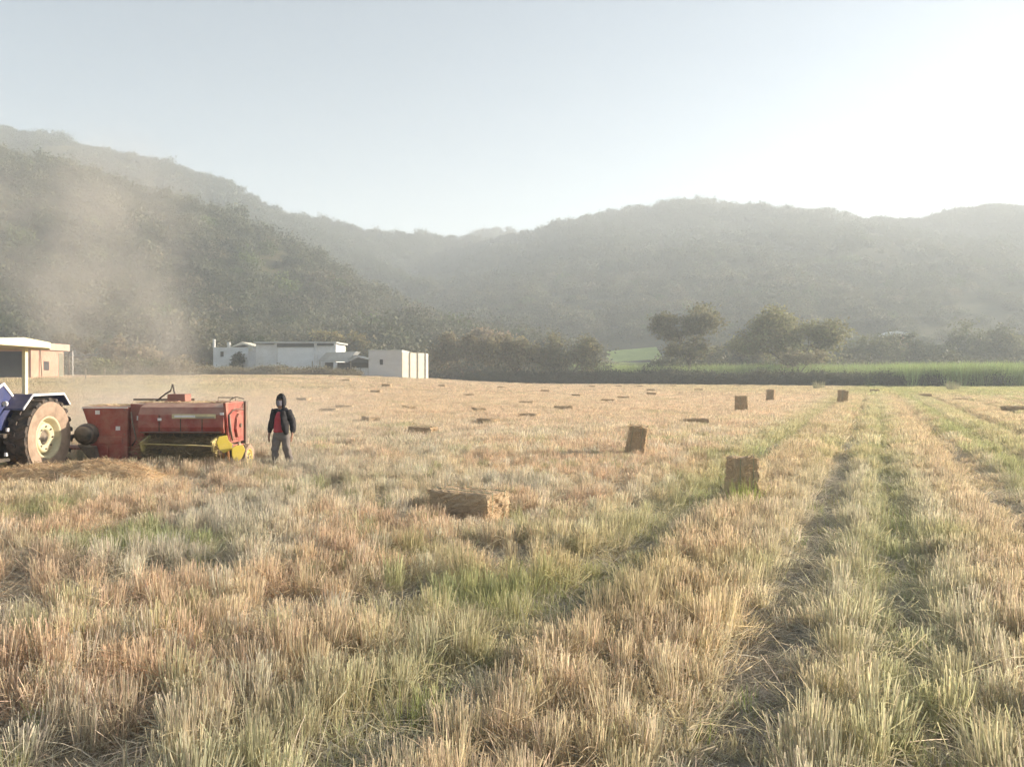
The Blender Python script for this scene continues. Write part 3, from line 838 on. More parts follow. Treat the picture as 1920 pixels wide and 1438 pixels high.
# ------------------------------------------------------------------ bales
def straw_mat(name, a, b):
    m, nt, bs, out = new_mat(name)
    bs.inputs['Roughness'].default_value = .85; bs.inputs['Specular IOR Level'].default_value = .15
    tc = nt.nodes.new('ShaderNodeTexCoord'); mp = nt.nodes.new('ShaderNodeMapping'); mp.inputs['Scale'].default_value = (60, 60, 14)
    n = nt.nodes.new('ShaderNodeTexNoise'); n.inputs['Scale'].default_value = 1; n.inputs['Detail'].default_value = 6; n.inputs['Roughness'].default_value = .75
    nt.links.new(tc.outputs['Object'], mp.inputs['Vector']); nt.links.new(mp.outputs['Vector'], n.inputs['Vector'])
    r = nt.nodes.new('ShaderNodeValToRGB'); r.color_ramp.elements[0].position = .32; r.color_ramp.elements[1].position = .68
    r.color_ramp.elements[0].color = (*a, 1); r.color_ramp.elements[1].color = (*b, 1)
    nt.links.new(n.outputs['Fac'], r.inputs['Fac']); nt.links.new(r.outputs['Color'], bs.inputs['Base Color'])
    bp = nt.nodes.new('ShaderNodeBump'); bp.inputs['Strength'].default_value = .8; bp.inputs['Distance'].default_value = .02
    nt.links.new(n.outputs['Fac'], bp.inputs['Height']); nt.links.new(bp.outputs['Normal'], bs.inputs['Normal'])
    return m
M_bale = straw_mat('pressed_straw', (.38, .275, .18), (.62, .47, .305))
M_balestraw = fibre('bale_straw', (.62, .475, .30), .3)
M_twine = flat('twine', (.30, .33, .22), .8)
BW, BD, BL = .50, .40, .92
def bale_body(seed, n=12):
    """box BW x BD x BL centred on x,y, standing on z=0, lumpy like pressed flakes"""
    import bmesh
    r = np.random.default_rng(seed)
    b = bmesh.new(); bmesh.ops.create_cube(b, size=1)
    bmesh.ops.subdivide_edges(b, edges=b.edges[:], cuts=n, use_grid_fill=True)
    ph = r.uniform(0, 9, 6)
    for v in b.verts:
        p = v.co.copy()
        ed = sum(1 for c in p if abs(abs(c)-.5) < 1e-4)
        s = 1-.03*(ed-1)
        x, y, z = p.x*BW*s, p.y*BD*s, (p.z+.5)*BL
        fl = .018*math.sin(z*42+ph[0])+.014*math.sin(z*17+ph[1]+p.x*3)
        x *= 1+fl+.05*math.sin(z*5+ph[2]); y *= 1+fl+.04*math.sin(z*6+ph[3])
        z += .03*math.sin(p.x*7+ph[4])*math.sin(p.y*6+ph[5])
        v.co = Vector((x, y, z))+Vector(r.normal(0, .007, 3))
    me = bpy.data.meshes.new('bale_body'); b.to_mesh(me); b.free()
    return me
def bale_straw(seed, n=900):
    r = np.random.default_rng(seed)
    face = r.integers(0, 6, n); u = r.uniform(-.5, .5, n); w = r.uniform(-.5, .5, n)
    p = np.zeros((n, 3)); nr = np.zeros((n, 3))
    for fc in range(6):
        k = face == fc; ax = fc//2; sg = 1 if fc % 2 else -1
        q = np.zeros((k.sum(), 3)); o = [i for i in range(3) if i != ax]
        q[:, o[0]] = u[k]; q[:, o[1]] = w[k]; q[:, ax] = sg*.49
        p[k] = q; nr[k, ax] = sg
    p = p*np.array([BW, BD, BL])+np.array([0, 0, BL/2])
    L = r.uniform(.05, .15, n)[:, None]
    d = r.normal(0, 1, (n, 3))*np.array([1, 1, .5])+nr*.35; d /= np.linalg.norm(d, axis=1, keepdims=True)
    v, f, k = ribbons(p-nr*.01, p+d*L, np.full(n, .006), r.normal(0, .01, (n, 3)), .7, face=nr+r.normal(0, .3, (n, 3)), r=r)
    return mesh_np('bale_straw', v, f, attrs={'shade': shade_arr(n, k, .6, 1.35, .06, r)})
BALE_MESH = []
def bale(label, X, Y, rot, group, detail=0, scale=1.0, sink=0.0, straw=True):
    """rot: Euler of the bale, standing on end at zero"""
    if not BALE_MESH:
        for sd_ in (1, 2, 3):
            BALE_MESH.append((bale_body(sd_), bale_straw(sd_), bale_body(sd_+5, 4)))
            BALE_MESH[-1][0].materials.append(M_bale); BALE_MESH[-1][1].materials.append(M_balestraw); BALE_MESH[-1][2].materials.append(M_bale)
        tw = []
        for sx in (-.13, .13):
            mb = MB(); a, c = BD/2+.012, BL
            mb.tube([(sx, -a, .02), (sx, -a, c), (sx, a, c+.012), (sx, a, 0.0), (sx, -a, 0.0)], .006, 5)
            me = mb.mesh('twine'); me.materials.append(M_twine); tw.append(me)
        BALE_MESH.append(tw)
    body, st, low = BALE_MESH[(int(abs(X*7+Y*3))) % 3]
    o = empty('straw_bale', (0, 0, 0))
    m = Euler(rot).to_matrix()
    # lowest corner on the ground
    zmin = min((m @ Vector((sx*BW/2, sy*BD/2, z)))[2] for sx in (-1, 1) for sy in (-1, 1) for z in (0, BL))*scale
    cen = m @ Vector((0, 0, BL/2))*scale
    o.location = (X-cen.x, Y-cen.y, G(X, Y)-zmin-sink)
    o.rotation_euler = rot; o.scale = (scale,)*3
    tag(o, label, 'bale', group)
    link('straw_block', body if detail else low, None, o)
    if detail or straw: link('loose_straw', st, None, o)
    if detail:
        for me in BALE_MESH[-1]: link('twine', me, None, o)
    KEEP_OUT.append((X, Y, .32 if abs(rot[0]) < .5 else .55))
    if abs(rot[0]) > .5 and Y > 16: KEEP_OUT.append((X, Y-.6, .6))
    return o

def build_bales():
    g1 = 'straw bales standing on end'
    bale('straw bale standing on end behind a bright green tuft, the nearest upright one', PX(1391, 12.9), 12.9, (R(-3), R(2), R(8)), g1, 1, .90)
    bale('upright straw bale leaning over to one side, alone in the middle of the field', PX(1193, 19.6), 19.6, (R(4), R(9), R(-12)), g1, 1, .95)
    bale('upright straw bale, lower of the close pair in the middle distance', PX(1390, 41), 41, (0, R(-2), R(10)), g1, 1, 1.12)
    bale('smaller looking upright straw bale just behind and beside its neighbour of the pair', PX(1445, 57), 57, (0, R(3), R(-30)), g1, 1, 1.12)
    bale('upright straw bale at the end of the dark wheel track, beneath the cane', PX(1580, 53), 53, (0, R(4), R(5)), g1, 1, 1.15)
    g2 = 'straw bales lying in the field'
    # lying bales: (px, py of the base, yaw, label)
    def lying(px, py, yaw, label, detail=0, Y=None, scale=1.0):
        Y = Y or H*F/(py-HY)
        # solve for the rising ground
        for _ in range(12):
            Y = (H-G(PX(px, Y), Y))*F/max(3.0, (py-HY))
        Y = min(Y, 140)
        return bale(label, PX(px, Y), Y, (R(90), 0, R(yaw)), g2, detail, scale, -.01)
    bale('large looking straw bale lying in the near stubble with its sunlit end showing', PX(880, 11.7), 11.6, (R(90), 0, R(55)), g2, 1, 1.18, -.02)
    KEEP_OUT.extend([(PX(880, 11.7)+.3+t*.89, 11.4+t*.45, .38) for t in (.35, .7, 1.05, 1.4, 1.75)]+[(PX(880, 11.7)-.1, 11.1, .3)])
    lying(793, 822, 62, 'straw bale lying tilted in the stubble, the nearest one beyond the large lying bale', 1)
    lying(1056, 776, 88, 'wide straw bale lying broadside in the middle of the field', 1, scale=1.05)
    lying(897, 779, 20, 'straw bale lying end on, between the wide broadside bale and the tilted one')
    lying(916, 803, 40, 'dark straw bale sunk in stubble right of the tilted lying bale')
    lying(993, 792, 60, 'straw bale with a pale loose top, sunk in stubble below the wide broadside bale')
    lying(988, 764, 70, 'pale sunlit straw bale lying just above and beside the wide broadside bale')
    lying(1140, 759, 80, 'straw bale lying in front of its twin, nearest to the pair of upright bales')
    lying(1168, 753, 85, 'straw bale lying just behind and right of its twin near the middle')
    lying(1307, 803, 80, 'low dark straw bale lying between the leaning upright bale and the upright pair')
    lying(646, 773, 88, 'long straw bale lying broadside in the dusty field right of the walking person')
    lying(618, 780, 80, 'straw bale lying just below the long broadside one near the walking person')
    lying(768, 775, 30, 'small straw bale lying alone above the tilted lying bale')
    lying(1640, 737, 85, 'straw bale lying flat beyond the last upright bale, below the cane')
    lying(1902, 779, 85, 'straw bale lying in the haze at the edge of the picture', 1, scale=1.2)
    lying(880, 748, 80, 'straw bale lying broadside in front of the brown trees')
    tiny = 'tiny straw bale lying '
    for px, py, yaw, lab in [(725, 737, 80, 'flat straight below the tall block building'), (695, 799, 30, 'sunk in the stubble, left of the nearest tilted bale'), (830, 728, 60, 'right below the cream end wall'),
                        (1110, 728, 85, 'far off, leftmost of three below the green plot'), (1160, 728, 80, 'far off, middle of three below the green plot'),
                        (1200, 728, 75, 'far off, rightmost of three below the green plot'), (1220, 736, 85, 'close above another, left of the upright pair'),
                        (1222, 744, 70, 'close below another, left of the upright pair'), (1310, 735, 85, 'below the tall rounded olive tree'),
                        (1083, 748, 50, 'askew just above the wide broadside bale'), (650, 737, 80, 'broadside below the gable of the open shed'), (622, 731, 40, 'turned askew below the open shed posts'),
                        (706, 742, 70, 'lower left of the one below the block building'), (1022, 738, 85, 'below the gap between the two rightmost brown trees'), (940, 731, 80, 'below the middle brown tree'),
                        (1800, 757, 85, 'in front of the cane, toward the picture edge'), (1382, 727, 80, 'at the far edge straight above the upright pair'), (1262, 727, 85, 'at the far edge just left of the tall olive tree'),
                        (570, 757, 60, 'just right of the walking person at head height'), (1735, 747, 85, 'in the pale strip below the middle of the cane')]:
        lying(px, py, yaw, tiny+lab)
    r = np.random.default_rng(3)
    v, f, s = grass_clump(r, 190, .22, .62, .010)
    o = link('grass_tuft', mesh_np('grass_tuft', v, f, attrs={'shade': s}), fibre('bright_grass', (.40, .47, .13), .5))
    x = PX(1398, 12.35); o.location = (x, 12.35, G(x, 12.35)); tag(o, 'bright green grass tuft at the foot of the nearest upright bale', 'grass')
    KEEP_OUT.extend([(x, 12.35, .25), (x, 12.0, .2)])
    # pale weed tufts at the far edge
    for px, Yt, lb in [(1535, 106, 'pale weed tuft at the far edge below the broad pale tree'), (1786, 100, 'pale weed tuft at the far edge in front of the cane')]:
        r = np.random.default_rng(px)
        v, f, s = grass_clump(r, 160, .7, 1.5, .05)
        o = link('weed_tuft', mesh_np('weed_tuft', v, f, attrs={'shade': s}), fibre('pale_weed', (.42, .40, .25), .35))
        x = PX(px, Yt); o.location = (x, Yt, G(x, Yt)); tag(o, lb, 'weeds', 'weed tufts at the far edge')

# ------------------------------------------------------------------ straw windrow in front of the machines
def build_windrow():
    r = np.random.default_rng(77)
    x0, x1, yc = -15.5, -6.3, 14.9
    nx, ny = 90, 22
    xs_ = np.linspace(x0, x1, nx); ts = np.linspace(-1, 1, ny)
    def hgt(x, t):
        e = ss(x1, x1-1.1, x)*(.80+.9*(fbm(x*1.1, t*1.4+5, 151, 3)-.5))
        return .56*e*(1-np.abs(t)**2.2)
    X, T = np.meshgrid(xs_, ts)
    Yg = yc+T*.85+.25*(fbm(X*.3, X*0, 161, 2)-.5)
    Z = hgt(X, T)-.02
    v = np.stack([X.ravel(), Yg.ravel(), Z.ravel()], 1)
    i = np.arange(ny-1)[:, None]*nx+np.arange(nx-1)[None]
    f = np.stack([i, i+1, i+1+nx, i+nx], -1).reshape(-1, 4)
    root = empty('straw_windrow', (-10.5, yc, 0)); tag(root, 'raked heap of loose golden straw before the tractor and baler', 'straw')
    off = np.array([-10.5, yc, 0])
    link('heap', mesh_np('heap', v-off, f, True), straw_mat('heap_straw', (.36, .26, .17), (.62, .48, .31)), root)
    n = 11000
    x = r.uniform(x0, x1+.3, n); t = r.uniform(-1, 1, n)
    p = np.stack([x, yc+t*.85+.25*(fbm(x*.3, x*0, 161, 2)-.5), hgt(x, t)], 1)
    th = r.normal(.1, .7, n); L = r.uniform(.12, .38, n)
    d = np.stack([np.cos(th)*L, np.sin(th)*L, r.normal(.03, .10, n)], 1)
    vv, ff, k = ribbons(p-d*.5, p+d*.5+np.array([0, 0, .02]), r.uniform(.006, .011, n), np.stack([r.normal(0, .03, n), r.normal(0, .03, n), -r.uniform(0, .06, n)], 1), .7,
                        face=np.stack([r.normal(0, .4, n), r.normal(0, .4, n), np.ones(n)], 1), segs=3, r=r)
    o = link('loose_straw', mesh_np('windrow_straw', vv-off, ff, attrs={'shade': shade_arr(n, k, .55, 1.35, .06, r)}), fibre('windrow_straw', (.66, .50, .32), .35), root)
    o['kind'] = 'stuff'
    for xx in np.arange(x0, x1, .5): KEEP_OUT.append((xx, yc, .75))

# ------------------------------------------------------------------ tractor
M_blue = flat('blue_paint', (.022, .04, .15), .45, .15, 5, dirt=(.30, .24, .18), dirt_amt=.2, settle=.2)
M_tyre = flat('dusty_rubber', (.045, .042, .042), .9, .25, 8, .3, dirt=(.40, .29, .21), dirt_amt=.35)
M_wall = flat('dusty_sidewall', (.28, .205, .155), .95, .2, 7, .2, dirt=(.42, .32, .245), dirt_amt=.8)
M_rim = flat('cream_rim', (.56, .53, .36), .6, .1, 9, dirt=(.45, .33, .22), dirt_amt=.7)
M_black = flat('black_metal', (.03, .03, .032), .6, .3, 8, dirt=(.24, .19, .14), dirt_amt=.5, settle=.6)
M_canopy = flat('cream_canopy', (.74, .66, .44), .6, .06, 3)
M_edge = flat('white_edge', (.75, .75, .78), .5, .08, 6)
def wheel(parent, name, c, rad, w, side, rim_r, lugs=22, mt=None, mr=None):
    """a tyre with lugs, its rim and hub; axis along x, outer face towards side"""
    root = empty(name, c); root.parent = parent
    h = w/2
    tread = MB().lathe([(-h*.80, rim_r*1.02), (-h, rim_r*1.25), (-h*.96, rad*.86), (-h*.82, rad*.945), (0, rad*.955), (h*.82, rad*.945), (h*.96, rad*.86), (h, rim_r*1.25), (h*.80, rim_r*1.02)], 'x', k=48)
    for i in range(lugs):
        for sgn in (-1, 1):
            a = 2*math.pi*(i+(.5 if sgn > 0 else 0))/lugs
            b = a+.14
            def pt(ax, rr, x): return (x, rr*math.cos(ax), rr*math.sin(ax))
            t_ = .055*8/lugs*2.4
            v = []
            for ax, x in ((b, 0.0), (a, sgn*h*.99)):
                for rr in (rad*.90 if x else rad*.94, rad):
                    v.append(pt(ax-t_, rr if not (x and rr == rad) else rad*.985, x)); v.append(pt(ax+t_, rr if not (x and rr == rad) else rad*.985, x))
            tread.add(v, [(0, 1, 3, 2), (4, 6, 7, 5), (0, 4, 5, 1), (2, 3, 7, 6), (0, 2, 6, 4), (1, 5, 7, 3)])
    ty = tread.build('tyre', mt or M_tyre, root, False)
    sw = MB().lathe([(side*h*.83, rim_r*1.0), (side*(h*1.03), rim_r*1.22), (side*(h*1.02), rad*.80), (side*h*.985, rad*.885)], 'x', k=48).build('sidewall', M_wall, root, True)
    s = side
    rm = MB().lathe([(s*h*.86, rim_r*1.04), (s*h*.90, rim_r*1.0), (s*h*.8, rim_r*.93), (s*h*.25, rim_r*.86), (s*h*.12, rim_r*.80), (s*h*.15, rim_r*.74)], 'x', k=40).build('rim', mr or M_rim, root, True)
    dk = MB().lathe([(s*h*.15, rim_r*.74), (s*h*.55, rim_r*.70), (s*h*.62, rim_r*.62), (s*h*.50, rim_r*.46), (s*h*.50, rim_r*.40), (s*h*.30, rim_r*.36)], 'x', k=40).build('disc', mr or M_rim, root, True)
    MB().lathe([(s*h*.30, rim_r*.36), (s*h*.32, rim_r*.2), (s*h*.55, rim_r*.18), (s*h*.58, .001)], 'x', k=20).build('hub', M_black, root, True)
    for i in range(8):
        a = 2*math.pi*i/8
        y, z = rim_r*.54*math.cos(a), rim_r*.54*math.sin(a)
        MB().lathe([(s*h*.5, .022), (s*h*.66, .022), (s*h*.66, .001)], 'x', (0, y, z), 6).build('bolt', M_black, root)
    return root

def build_tractor():
    ox, oy = -11.02, 16.75
    t = tag(empty('tractor', (ox, oy, G(ox, oy))), 'blue farm tractor with cream canopy and big dusty rear tyre, cut by the picture edge', 'tractor')
    RR = .88
    wheel(t, 'rear_wheel', (.75, 0, RR-.03), RR, .46, 1, .45)
    wheel(t, 'rear_wheel', (-.75, 0, RR-.03), RR, .46, -1, .45)
    wheel(t, 'front_wheel', (.72, -2.3, .5), .52, .32, 1, .27, 16)
    wheel(t, 'front_wheel', (-.72, -2.3, .5), .52, .32, -1, .27, 16)
    MB().box(-.3, .3, -1.5, .45, .45, 1.0).build('gearbox', M_black, t, bevel=.04)
    MB().tube([(-.75, 0, RR-.03), (.75, 0, RR-.03)], .12, 12).build('rear_axle', M_black, t, True)
    MB().tube([(-.72, -2.3, .5), (.72, -2.3, .5)], .08, 10).build('front_axle', M_black, t, True)
    hd = MB().prism([(-3.0, .75), (-3.05, 1.25), (-2.9, 1.45), (-1.1, 1.62), (-1.0, 1.62), (-1.0, .8)], 'x', -.34, .34).build('hood', M_blue, t, bevel=.05)
    MB().box(-.28, .28, -3.09, -3.045, .85, 1.2).build('grille', M_black, hd)
    MB().box(.342, .348, -2.7, -1.2, 1.28, 1.38).build('stripe', M_edge, hd)
    # console with the pale sloping side seen by the fender
    MB().prism([(-1.0, 1.05), (-1.0, 2.0), (-.82, 2.05), (-.35, 1.62), (-.35, 1.05)], 'x', .05, .50).build('console', M_blue, t, bevel=.03)
    MB().prism([(-1.0, 1.98), (-.82, 2.06), (-.38, 1.66), (-.38, 1.60), (-.84, 2.0), (-1.0, 1.92)], 'x', .502, .52).build('console_trim', M_edge, t)
    MB().box(-.62, .62, -1.0, .2, .92, 1.0).build('platform', M_black, t)
    MB().box(.42, .72, -1.35, -.95, .45, .50).build('step', M_black, t)
    st = MB().box(-.24, .24, -.05, .40, 1.25, 1.36).build('seat', M_black, t, bevel=.04)
    MB().box(-.24, .24, .36, .46, 1.36, 1.80).build('backrest', M_black, st, bevel=.03)
    MB().tube([(0, -.55, 1.3), (0, -.72, 1.7)], .03, 8).build('steering_column', M_black, t)
    sw = MB()
    pts = [(.21*math.cos(a), -.72+.21*math.sin(a)*.9, 1.72+.21*math.sin(a)*.35) for a in np.linspace(0, 2*math.pi, 25)]
    sw.tube(pts, .016, 6, False); sw.build('steering_wheel', M_black, t, True)
    # fenders: flat topped, sloping at both ends
    for s in (-1, 1):
        prof = [(-.82, 1.52), (-.50, 1.80), (.62, 1.80), (.86, 1.55)]
        th = .035
        prof2 = [(p, q-th) for p, q in prof][::-1]
        x0, x1 = sorted((s*.36, s*.90))
        fd = MB().prism(prof+prof2, 'x', x0, x1).build('fender', M_blue, t)
        lip = MB()
        lip.prism([(p, q+.012) for p, q in prof]+[(p, q-.035) for p, q in prof][::-1], 'x', *sorted((s*.902, s*.925)))
        lip.build('edge_trim', M_edge, fd)
        wl = MB().prism([(-.80, 1.0), (-.80, 1.50), (-.50, 1.77), (.60, 1.77), (.80, 1.53), (.80, 1.0)], 'x', *sorted((s*.36, s*.385))).build('inner_panel', M_blue, fd)
        MB().lathe([(0, .05), (.05, .05), (.06, .001)], 'y', (s*.55, -.86, 1.62), 12).build('lamp', M_edge, fd)
        # canopy posts
        MB().box(s*.46-.035, s*.46+.035, -.10, .0, 1.80, 2.80).build('canopy_post', M_canopy, t)
        MB().box(s*.46-.03, s*.46+.03, -1.25, -1.18, 1.0, 2.80).build('canopy_post', M_canopy, t)
    cp = MB().prism([(-1.75, 2.78), (-1.75, 2.93), (-.6, 3.0), (.32, 2.93), (.32, 2.76), (.26, 2.80), (-1.69, 2.82)], 'x', -.78, .80).build('canopy', M_canopy, t, bevel=.015)
    # drawbar
    MB().box(-.05, .05, .3, 1.25, .42, .47).build('drawbar', M_black, t)
    MB().tube([(.12, .4, .6), (.55, .9, .72), (1.0, 1.15, .82)], .05, 8).build('drive_shaft', M_black, t)
    for px, pz in (((-.9), 1.05), ((-.95), .55)):
        MB().box(.62, .66, px-.03, px+.03, pz, pz+.07).build('reflector', M_edge, t)
    KEEP_OUT.extend([(ox+.75, oy, .9), (ox, oy, .9), (ox-.75, oy, .8), (ox, oy-1.2, .8), (ox, oy-2.3, .9)])

# ------------------------------------------------------------------ baler
M_red = flat('red_paint', (.30, .05, .045), .55, .18, 4, dirt=(.40, .25, .19), dirt_amt=.6, settle=.6)
M_redlit = M_red
M_yellow = flat('yellow_paint', (.66, .52, .07), .45, .1, 5, dirt=(.50, .38, .18), dirt_amt=.45)
M_dusty = flat('dusty_yellow', (.50, .42, .17), .8, .15, 7, dirt=(.38, .30, .20), dirt_amt=.8)
M_steel = flat('worn_steel', (.18, .16, .145), .6, .25, 9, metal=.5, dirt=(.30, .22, .15), dirt_amt=.6)
def build_baler():
    ox, oy = -7.5, 17.1
    t = tag(empty('baler', (ox*1.05, oy*1.05, G(ox, oy))), 'red towed straw baler with yellow pickup guards beside the tractor', 'baler')
    t.scale = (1.05, 1.05, 1.0)
    X = lambda px, Y=17.0: PX(px, Y)-ox
    Z = lambda py, Y=17.0: H-(py-HY)/F*Y
    # front housing on the left
    fh = MB().prism([(X(160), Z(766)), (X(246), Z(767)), (X(246), Z(872)), (X(178), Z(868)), (X(171), Z(800))], 'y', -.25, .9).build('front_housing', M_red, t, bevel=.02)
    MB().prism([(X(246)+.003, Z(760)), (X(272), Z(762)), (X(272), Z(868)), (X(246)+.003, Z(870))], 'y', -.15, .95).build('side_housing', M_red, t, bevel=.015)
    MB().box(X(160), X(246), -.262, -.252, Z(769), Z(767)).build('edge_strip', M_edge, fh)
    # bale chamber behind
    MB().box(X(170), X(238), .905, 3.2, .5, 1.25).build('bale_chamber', M_red, t, bevel=.02)
    # black gearbox cover and flywheel
    fw = MB().lathe([(-.20, .001), (-.20, .14), (-.16, .18), (-.08, .22), (-.02, .245), (.06, .245), (.08, .2)], 'y', (X(172), -.30, Z(819)), 28).build('flywheel', M_black, t, True)
    MB().lathe([(-.15, .19), (-.10, .222), (-.09, .20)], 'y', (X(172), -.30, Z(819)), 28).build('rim_band', M_steel, fw, True)
    MB().prism([(X(160), Z(838)), (X(190), Z(842)), (X(196), Z(868)), (X(184), Z(868))], 'y', -.45, -.26).build('gear_guard', M_black, t, bevel=.02)
    # tongue to the tractor
    MB().tube([(X(200), .35, .42), (X(160), .75, .42), (-3.65, 1.0, .44)], [.07, .07, .05], 8).build('tongue', M_red, t)
    # pickup hood: curved sheet over the reel
    x0, x1 = X(273), X(421, 16.7)
    prof = [(.62, 1.56), (-.10, 1.55), (-.34, 1.47), (-.44, 1.30), (-.46, 1.02), (-.42, .88), (-.38, .88), (-.40, 1.02), (-.38, 1.28), (-.30, 1.41), (-.08, 1.49), (.62, 1.50)]
    hd = MB().prism(prof, 'x', x0, x1).build('pickup_hood', M_red, t, bevel=.01)
    # end panel on the right: deep plate catching the sun
    MB().prism([(-.50, 1.57), (.62, 1.57), (.62, .62), (-.28, .62)], 'x', x1+.003, x1+.06).build('end_panel', M_red, t, bevel=.012)
    MB().box(x1-.02, x1+.10, .64, .78, .55, 1.57).build('end_post', M_steel, t)
    # lettering band and stickers
    band = flat('pale_decal', (.62, .55, .34), .5, .1, 6)
    def plate(name, a, b, c, d, m, p, yoff): MB().box(X(a, 16.62), X(b, 16.62), -.475-yoff, -.462-yoff, Z(d, 16.62), Z(c, 16.62)).build(name, m, p)
    plate('decal', 322, 404, 781, 790, band, hd, .0)
    plate('decal_text', 327, 366, 783.5, 787.5, M_edge, hd, .016)
    plate('decal_tail', 366.5, 402, 786.5, 789, flat('grey_decal', (.30, .26, .24), .5), hd, .016)
    for a, c in ((295, 789), (412, 778)):
        plate('sticker', a, a+7, c, c+5, M_edge, hd, .0)
    for a, c in ((259, 784),):
        MB().box(X(a), X(a+7), -.165, -.152, Z(c+9), Z(c)).build('sticker', M_edge, t)
    for a, c in ((224, 804), (186, 773)):
        MB().box(X(a), X(a+8), -.266, -.252, Z(c+8), Z(c)).build('sticker', M_edge, t)
    # top rail, twine box and hooked lever
    MB().box(X(219), X(338), .64, .70, 1.585, 1.63).build('top_rail', M_steel, t)
    MB().box(X(302), X(336), .2, .55, 1.565, 1.75).build('twine_box', flat('faded_red', (.30, .15, .12), .7, .15, 6), t, bevel=.01)
    lv = MB(); lv.tube([(X(272), .45, 1.58), (X(288), .45, 1.74), (X(299), .45, 1.82), (X(303), .45, 1.98)], [.018, .02, .022, .024], 8)
    lv.tube([(X(303), .45, 1.98), (X(306), .45, 1.84), (X(310), .45, 1.58)], [.024, .022, .02], 8)
    lv.build('lever', M_steel, t, True)
    MB().tube([(X(412), .5, 1.60), (X(424), .5, 1.68), (X(440), .5, 1.63)], .012, 6).build('hose', M_black, t, True)
    for px_, py_ in ((164, 772), (240, 772), (240, 820), (240, 864), (205, 866)):
        MB().lathe([(-.015, .001), (-.015, .013), (0, .013)], 'y', (X(px_), -.252, Z(py_)), 8).build('bolt', M_steel, fh)
    MB().box(X(190), X(236), -.272, -.2515, Z(838), Z(824)).build('access_cover', M_red, fh, bevel=.006)
    MB().box(X(208), X(211), -.27, -.2515, Z(866), Z(842)).build('rib', M_red, fh)
    cg = MB().prism([(.0, .95), (.06, 1.20), (.20, 1.30), (.38, 1.22), (.44, .95), (.36, .75), (.10, .75)], 'x', x1+.062, x1+.12).build('chain_guard', M_red, t, bevel=.012)
    MB().lathe([(0, .05), (.03, .05), (.035, .001)], 'x', (x1+.12, .22, 1.02), 14).build('hub_cap', M_steel, cg)
    MB().tube([(x1+.08, -.35, 1.30), (x1+.09, -.30, .95), (x1+.10, -.20, .70)], [.025, .03, .018], 8).build('lift_cylinder', M_steel, t, True)
    MB().tube([(x1+.07, .55, 1.50), (x1+.16, .3, 1.38), (x1+.12, -.1, 1.42), (x1+.08, -.34, 1.30)], .012, 6).build('hose', M_black, t, True)
    MB().box(x0+.35, x0+.65, .05, .45, 1.562, 1.60).build('knotter_lid', M_red, t, bevel=.008)
    MB().box(x0+1.35, x0+1.85, .0, .5, 1.562, 1.585).build('knotter_lid', M_red, t, bevel=.008)
    MB().tube([(x1-.5, .55, 1.55), (x1-.5, .55, 1.66), (x1-.1, .55, 1.66), (x1-.1, .55, 1.55)], .014, 6).build('hand_rail', M_steel, t)
    # chaff settled on the hood
    r = np.random.default_rng(41); n = 700
    p = np.stack([r.uniform(X(165), x1, n), r.uniform(-.15, .6, n), np.zeros(n)], 1)
    p[:, 2] = np.where(p[:, 0] < X(246), 1.50, 1.572)
    d = r.normal(0, .05, (n, 3))*np.array([1, 1, .25])
    v, f, kk = ribbons(p-d, p+d, np.full(n, .008), r.normal(0, .008, (n, 3)), .8, segs=2, r=r)
    o = link('chaff', mesh_np('chaff', v, f, attrs={'shade': shade_arr(n, kk, .7, 1.2, .05, r)}), fibre('chaff', (.60, .48, .31), .2), t); o['kind'] = 'stuff'
    # dark throat behind the reel and the reel with tines
    MB().box(x0, x1, .05, .12, .25, 1.49).build('throat_plate', M_steel, t)
    MB().tube([(x0+.02, -.22, .42), (x1-.02, -.22, .42)], .13, 14).build('reel', M_steel, t, True)
    for q in (.25, .5, .75):
        xx = x0+(x1-x0)*q
        MB().box(xx-.008, xx+.008, -.468, -.455, .90, 1.30).build('seam', M_black, hd)
    MB().tube([(x0+.05, -.47, .905), (x1-.05, -.47, .905)], .014, 6).build('hem_bar', M_steel, hd)
    MB().tube([(X(250), -.2, 1.35), (X(262), -.42, 1.1), (X(268), -.40, .75), (X(264), -.5, .6)], .016, 6).build('hose', M_black, t, True)
    tn = MB(); k = 0
    for i in range(30):
        xx = x0+.06+(x1-x0-.12)*i/29
        for j in range(5):
            a = 2*math.pi*(j/5)+.3*(i % 2)
            p0 = (xx, -.22+.12*math.cos(a), .42+.12*math.sin(a)); p1 = (xx, -.22+.32*math.cos(a+.25), .42+.32*math.sin(a+.25))
            tn.tube([p0, p1], [.010, .006], 4)
    o = tn.build('tines', M_steel, t)
    o['kind'] = 'stuff'
    # straw riding up the reel
    r = np.random.default_rng(31); n = 1500
    xx = r.uniform(x0, x1, n); a = r.uniform(1.2, 3.9, n); q = r.uniform(.26, .36, n)
    p = np.stack([xx, -.22+q*np.cos(a), .42+q*np.sin(a)], 1)
    d = np.stack([r.normal(0, .12, n), r.normal(0, .05, n), r.normal(0, .07, n)], 1)
    v, f, kk = ribbons(p-d, p+d, np.full(n, .008), r.normal(0, .03, (n, 3)), .7, segs=2, r=r)
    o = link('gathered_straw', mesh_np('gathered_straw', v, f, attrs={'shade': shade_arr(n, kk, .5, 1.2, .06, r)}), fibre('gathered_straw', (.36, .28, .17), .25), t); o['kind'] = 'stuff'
    # yellow guard bar, end brackets and shields
    MB().tube([(X(262, 16.5), -.62, .66), (X(400, 16.5), -.62, .61)], .016, 8).build('guard_bar', M_dusty, t, True)
    for s in (X(266, 16.5), X(398, 16.5)):
        MB().prism([(-.66, .70), (-.25, .82), (-.15, .60), (-.30, .25), (-.60, .50)], 'x', s-.02, s+.02).build('guard_bracket', M_dusty, t)
    sx = X(406, 16.5)
